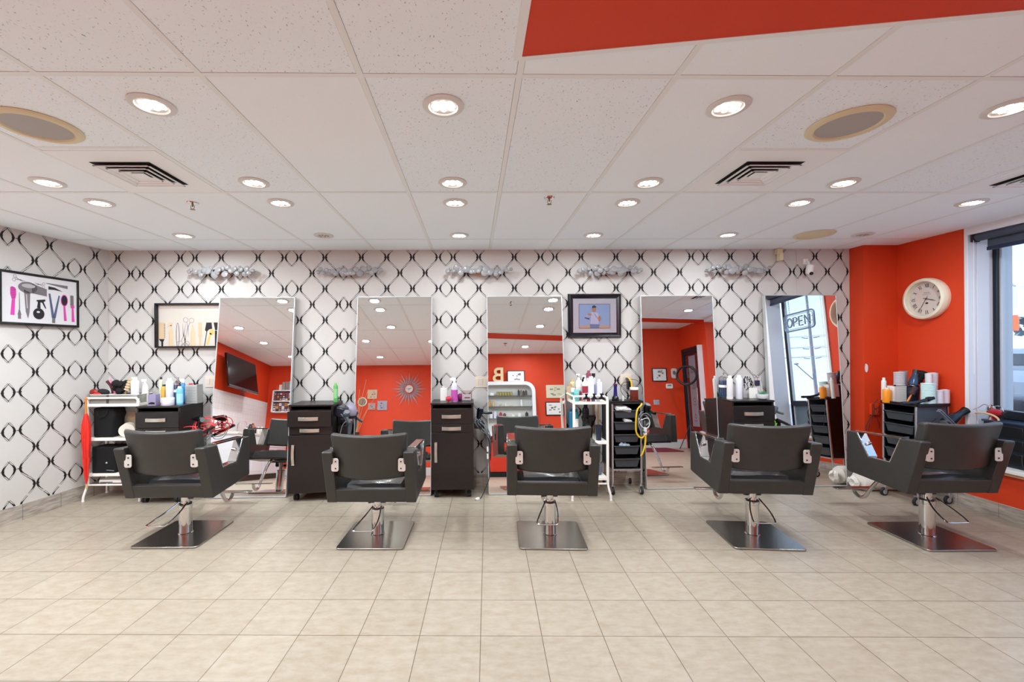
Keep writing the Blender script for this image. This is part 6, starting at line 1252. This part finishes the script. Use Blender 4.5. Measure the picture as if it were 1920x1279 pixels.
for k in range(4):
    z = .2+k*.32
    for q in range(14):
        a, b = 2*PI*q/14, 2*PI*(q+1)/14; g.poly([(r*math.cos(h), -.003, z+r*math.sin(h)) for r, h in ((.045, a), (.045, b), (.036, b), (.036, a))])
    g.poly([(-.07, -.003, z-.09), (.08, -.003, z-.09), (.08, -.003, z-.083), (-.07, -.003, z-.083)]); g.poly([(-.05, -.003, z-.11), (.06, -.003, z-.11), (.06, -.003, z-.105), (-.05, -.003, z-.105)])
g.build('sheet', [mat('poster_grey', '8c8894', .5), dk], t, recalc=False)
t = thing('ring_light', 'black ring light on a tripod stand by the entrance door', 'ring light', (4.20, .50, 0), math.radians(-140)); g = G(); g.tube([(.18*math.cos(a), 0, 1.45+.18*math.sin(a)) for a in [2*PI*k/36 for k in range(36)]], .022, 10, closed=True); g.build('ring', black_pl, t); g = G(); g.cyl((0, .02, .3), (0, .02, 1.3), .011); g.cyl((0, .01, 1.24), (0, 0, 1.3), .018); g.build('pole', dgrey_pl, t)
for k in range(3):
    a = 2*PI*k/3+.4; g = G(); g.cyl((0, .02, .5), (.27*math.cos(a), .02+.27*math.sin(a), .012), .008); g.build('leg', dgrey_pl, t)
t = thing('floor_mat', 'dark red floor mat by the entrance door, seen in the fourth mirror', 'mat', (3.35, .35, .0)); g = G(); g.prism(rrect(-.6, .6, -.38, .38, .03), 'z', .0005, .012); g.build('mat_body', mat('mat_red', '6e1a28', .9, bump=.6, bscale=300), t)
t = thing('display_card', 'tall narrow white price card with small marks on the wall beside the fourth mirror edge', 'sign', (3.52, -.119, 1.42), math.radians(180)); g = G(); g.set(0).bb(-.03, .05, -.004, 0, -.35, .38); g.set(1)
for z in (-.25, .0, .25): g.poly([(x, -.005, zz) for x, zz in ell(.01, z, .012, .012, 10)])
g.build('board', [paper, dk], t, recalc=False)
# ================================================================== OUTSIDE
def ext(name, g, m): return tag(g.build(name, m), kind='structure')
g = G(); g.set(0).bb(4.86, 90, -80, 90, -.35, -.15); ext('street_ground', g, [mat('asphalt', '8e9096', .9, noise=.12, nscale=1.5)])
g = G(); g.bb(4.86, 7.6, -40, 60, -.15, -.06); ext('sidewalk', g, mat('concrete', 'c2c0bc', .85, noise=.08, nscale=3))
conc = mat('pole_grey', '9a9a9c', .8)
t = thing('utility_pole', 'tall grey utility pole with crossarms outside, seen in the rightmost mirror', 'utility pole', (51, -51, -.15)); g = G(); g.cyl((0, 0, 0), (0, 0, 19), .24, .15, 14); g.build('pole', conc, t)
ud = Vector((.72, .69, 0))
for z in (9.9, 8.3, 6.9):
    for s in (-1, 1):
        g = G(); g.tube([tuple(ud*s*.3+Vector((0, 0, z-.05))), tuple(ud*s*.6+Vector((0, 0, z-.03))), tuple(ud*s*1.05+Vector((0, 0, z+.1)))], .05, 6); g.build('crossarm', mat('arm_grey', '6c7078', .8), t)
g = G(); g.tube([(0, 0, 3.6), tuple(ud*-1.3+Vector((0, 0, 5.2))), tuple(ud*-2.0+Vector((0, 0, 6.1)))], .07, 6); g.ball(tuple(ud*-2.0+Vector((0, 0, 6.2))), .22, (1.6, 1, .6)); g.build('lamp_arm', conc, t)
wires = mat('wire_grey', 'b4bcc8', .8)
for k, (dx, z, nm_) in enumerate([(-1.5, 10.0, 'top arm street side'), (1.5, 10.0, 'top arm far side'), (-1.5, 8.4, 'middle arm street side'), (1.5, 8.4, 'middle arm far side'), (-1.5, 7.0, 'lowest arm street side'), (1.5, 7.0, 'lowest arm far side')]):
    c = Vector((51, -51, z-.15))+ud*dx; d = Vector((.95, .31, 0))
    tag(G().tube(smooth_path([c-d*60+Vector((0, 0, .3)), c-d*30-Vector((0, 0, .8)), c+Vector((0, 0, .12)), c+d*30-Vector((0, 0, .8)), c+d*60+Vector((0, 0, .3))], 5), .03, 5).build('overhead_wire', wires), 'thin overhead wire strung from the utility pole, '+nm_, 'wire', 'overhead wires')
def tree(lb, x, y, h, r, seed, col):
    t = thing('street_tree', lb, 'tree', (x, y, -.15), 0, 'trees across the street'); rr = random.Random(seed); g = G(); g.cyl((0, 0, 0), (0, 0, h*.6), .22, .12, 10)
    for k in range(5): a = rr.uniform(0, 6.3); g.cyl((0, 0, h*.4+.1*k), (r*.6*math.cos(a), r*.6*math.sin(a), h*.75), .08, .03, 6)
    g.build('trunk', mat('bark', '6a5c54', .9), t); g = G()
    for _ in range(420):
        v = Vector((rr.gauss(0, 1), rr.gauss(0, 1), rr.gauss(0, 1))).normalized()*r*rr.uniform(.35, 1); v.z *= .75; c = v+Vector((0, 0, h*.72)); s = r*.16; a = Vector((rr.gauss(0, 1), rr.gauss(0, 1), rr.gauss(0, 1))).normalized(); b = a.orthogonal().normalized()
        g.quad(c-a*s, c-b*s*.7, c+a*s, c+b*s*.7)
    g.build('crown', mat('leaves_'+col, col, .9), t, recalc=False)
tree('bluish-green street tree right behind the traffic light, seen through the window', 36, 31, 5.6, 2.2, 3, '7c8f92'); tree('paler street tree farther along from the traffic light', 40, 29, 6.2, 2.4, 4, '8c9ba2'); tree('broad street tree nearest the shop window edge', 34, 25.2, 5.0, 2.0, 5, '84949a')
t = thing('traffic_light', 'white-backed orange traffic light on a pole outside the window', 'traffic light', (30, 23.5, -.15)); g = G(); g.cyl((.3, 1.0, 0), (.3, 1.0, 6), .09, .07, 10); g.tube([(.3, 1.0, 5.2), (.1, .5, 5.3), (0, 0, 4.9)], .05, 6); g.build('pole', conc, t); g = G(); g.box((0, 0, 4.0), (.3, .55, 1.6), (0, 0, -.1)); g.build('white_backboard', white_pt, t); g = G(); g.box((-.25, .0, 2.85), (.3, .5, .85), (0, 0, -.1)); g.build('orange_housing', mat('signal_orange', 'd86a3a', .5), t)
for k in range(3):
    g = G(); g.cyl((-.42, .0, 2.6+.25*k), (-.38, .0, 2.6+.25*k), .09); g.build('lens', mat('signal_lens', 'f0c8a0', .4), t)
def car(lb, x, y, rz, col, nm='car'):
    t = thing(nm, lb, 'car', (x, y, -.15), rz, 'parked cars outside'); g = G()
    g.prism([(-2.2, .35), (-2.25, .75), (-2.1, 1.0), (-1.3, 1.08), (-.75, 1.5), (.9, 1.52), (1.75, 1.1), (2.15, 1.0), (2.25, .7), (2.2, .3), (1.8, .25), (-1.8, .25)], 'y', -.85, .85); g.build('body', mat('car_'+col, col, .25, .2), t, bevel=.12, seg=3)
    g = G()
    for s in (-1, 1): g.prism([(-1.15, 1.1), (-.7, 1.42), (.85, 1.44), (1.5, 1.1)], 'y', s*.852, s*.84)
    g.prism([(-.7, 1.12), (-.7, 1.4), (.7, 1.4), (.7, 1.12)], 'x', -1.28, -1.1); g.build('window', mat('car_glass', '3c4650', .1), t)
    for sx_ in (-1.4, 1.4):
        for s in (-1, 1): g = G(); g.cyl((sx_, s*.7, .32), (sx_, s*.88, .32), .32, seg=20); g.build('wheel', rubber, t)
    g = G(); g.prism(ell(0, .8, .14, .09, 18), 'x', -2.27, -2.24); g.prism([(-.5, .5), (.5, .5), (.5, .66), (-.5, .66)], 'x', -2.28, -2.24); g.build('grille', chrome, t)
car('grey car facing the shop window with chrome emblem and white roof line', 14.6, 11.2, math.radians(20), '8a96a4'); car('white van-like car parked behind the grey one outside the window', 20, 14.6, math.radians(95), 'd4d8dc'); car('pale car across the street, seen low in the rightmost mirror', 17, -6.5, math.radians(100), 'a8b4c0')
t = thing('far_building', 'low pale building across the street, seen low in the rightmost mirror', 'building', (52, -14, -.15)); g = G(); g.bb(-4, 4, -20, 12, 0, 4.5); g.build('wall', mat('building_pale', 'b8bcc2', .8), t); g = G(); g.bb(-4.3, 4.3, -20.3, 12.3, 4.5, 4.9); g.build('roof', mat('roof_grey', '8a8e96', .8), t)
for k in range(7): g = G(); g.bb(-4.05, -3.98, -18+k*4.2, -15.5+k*4.2, 1.2, 3.2); g.build('window', mat('car_glass'), t)
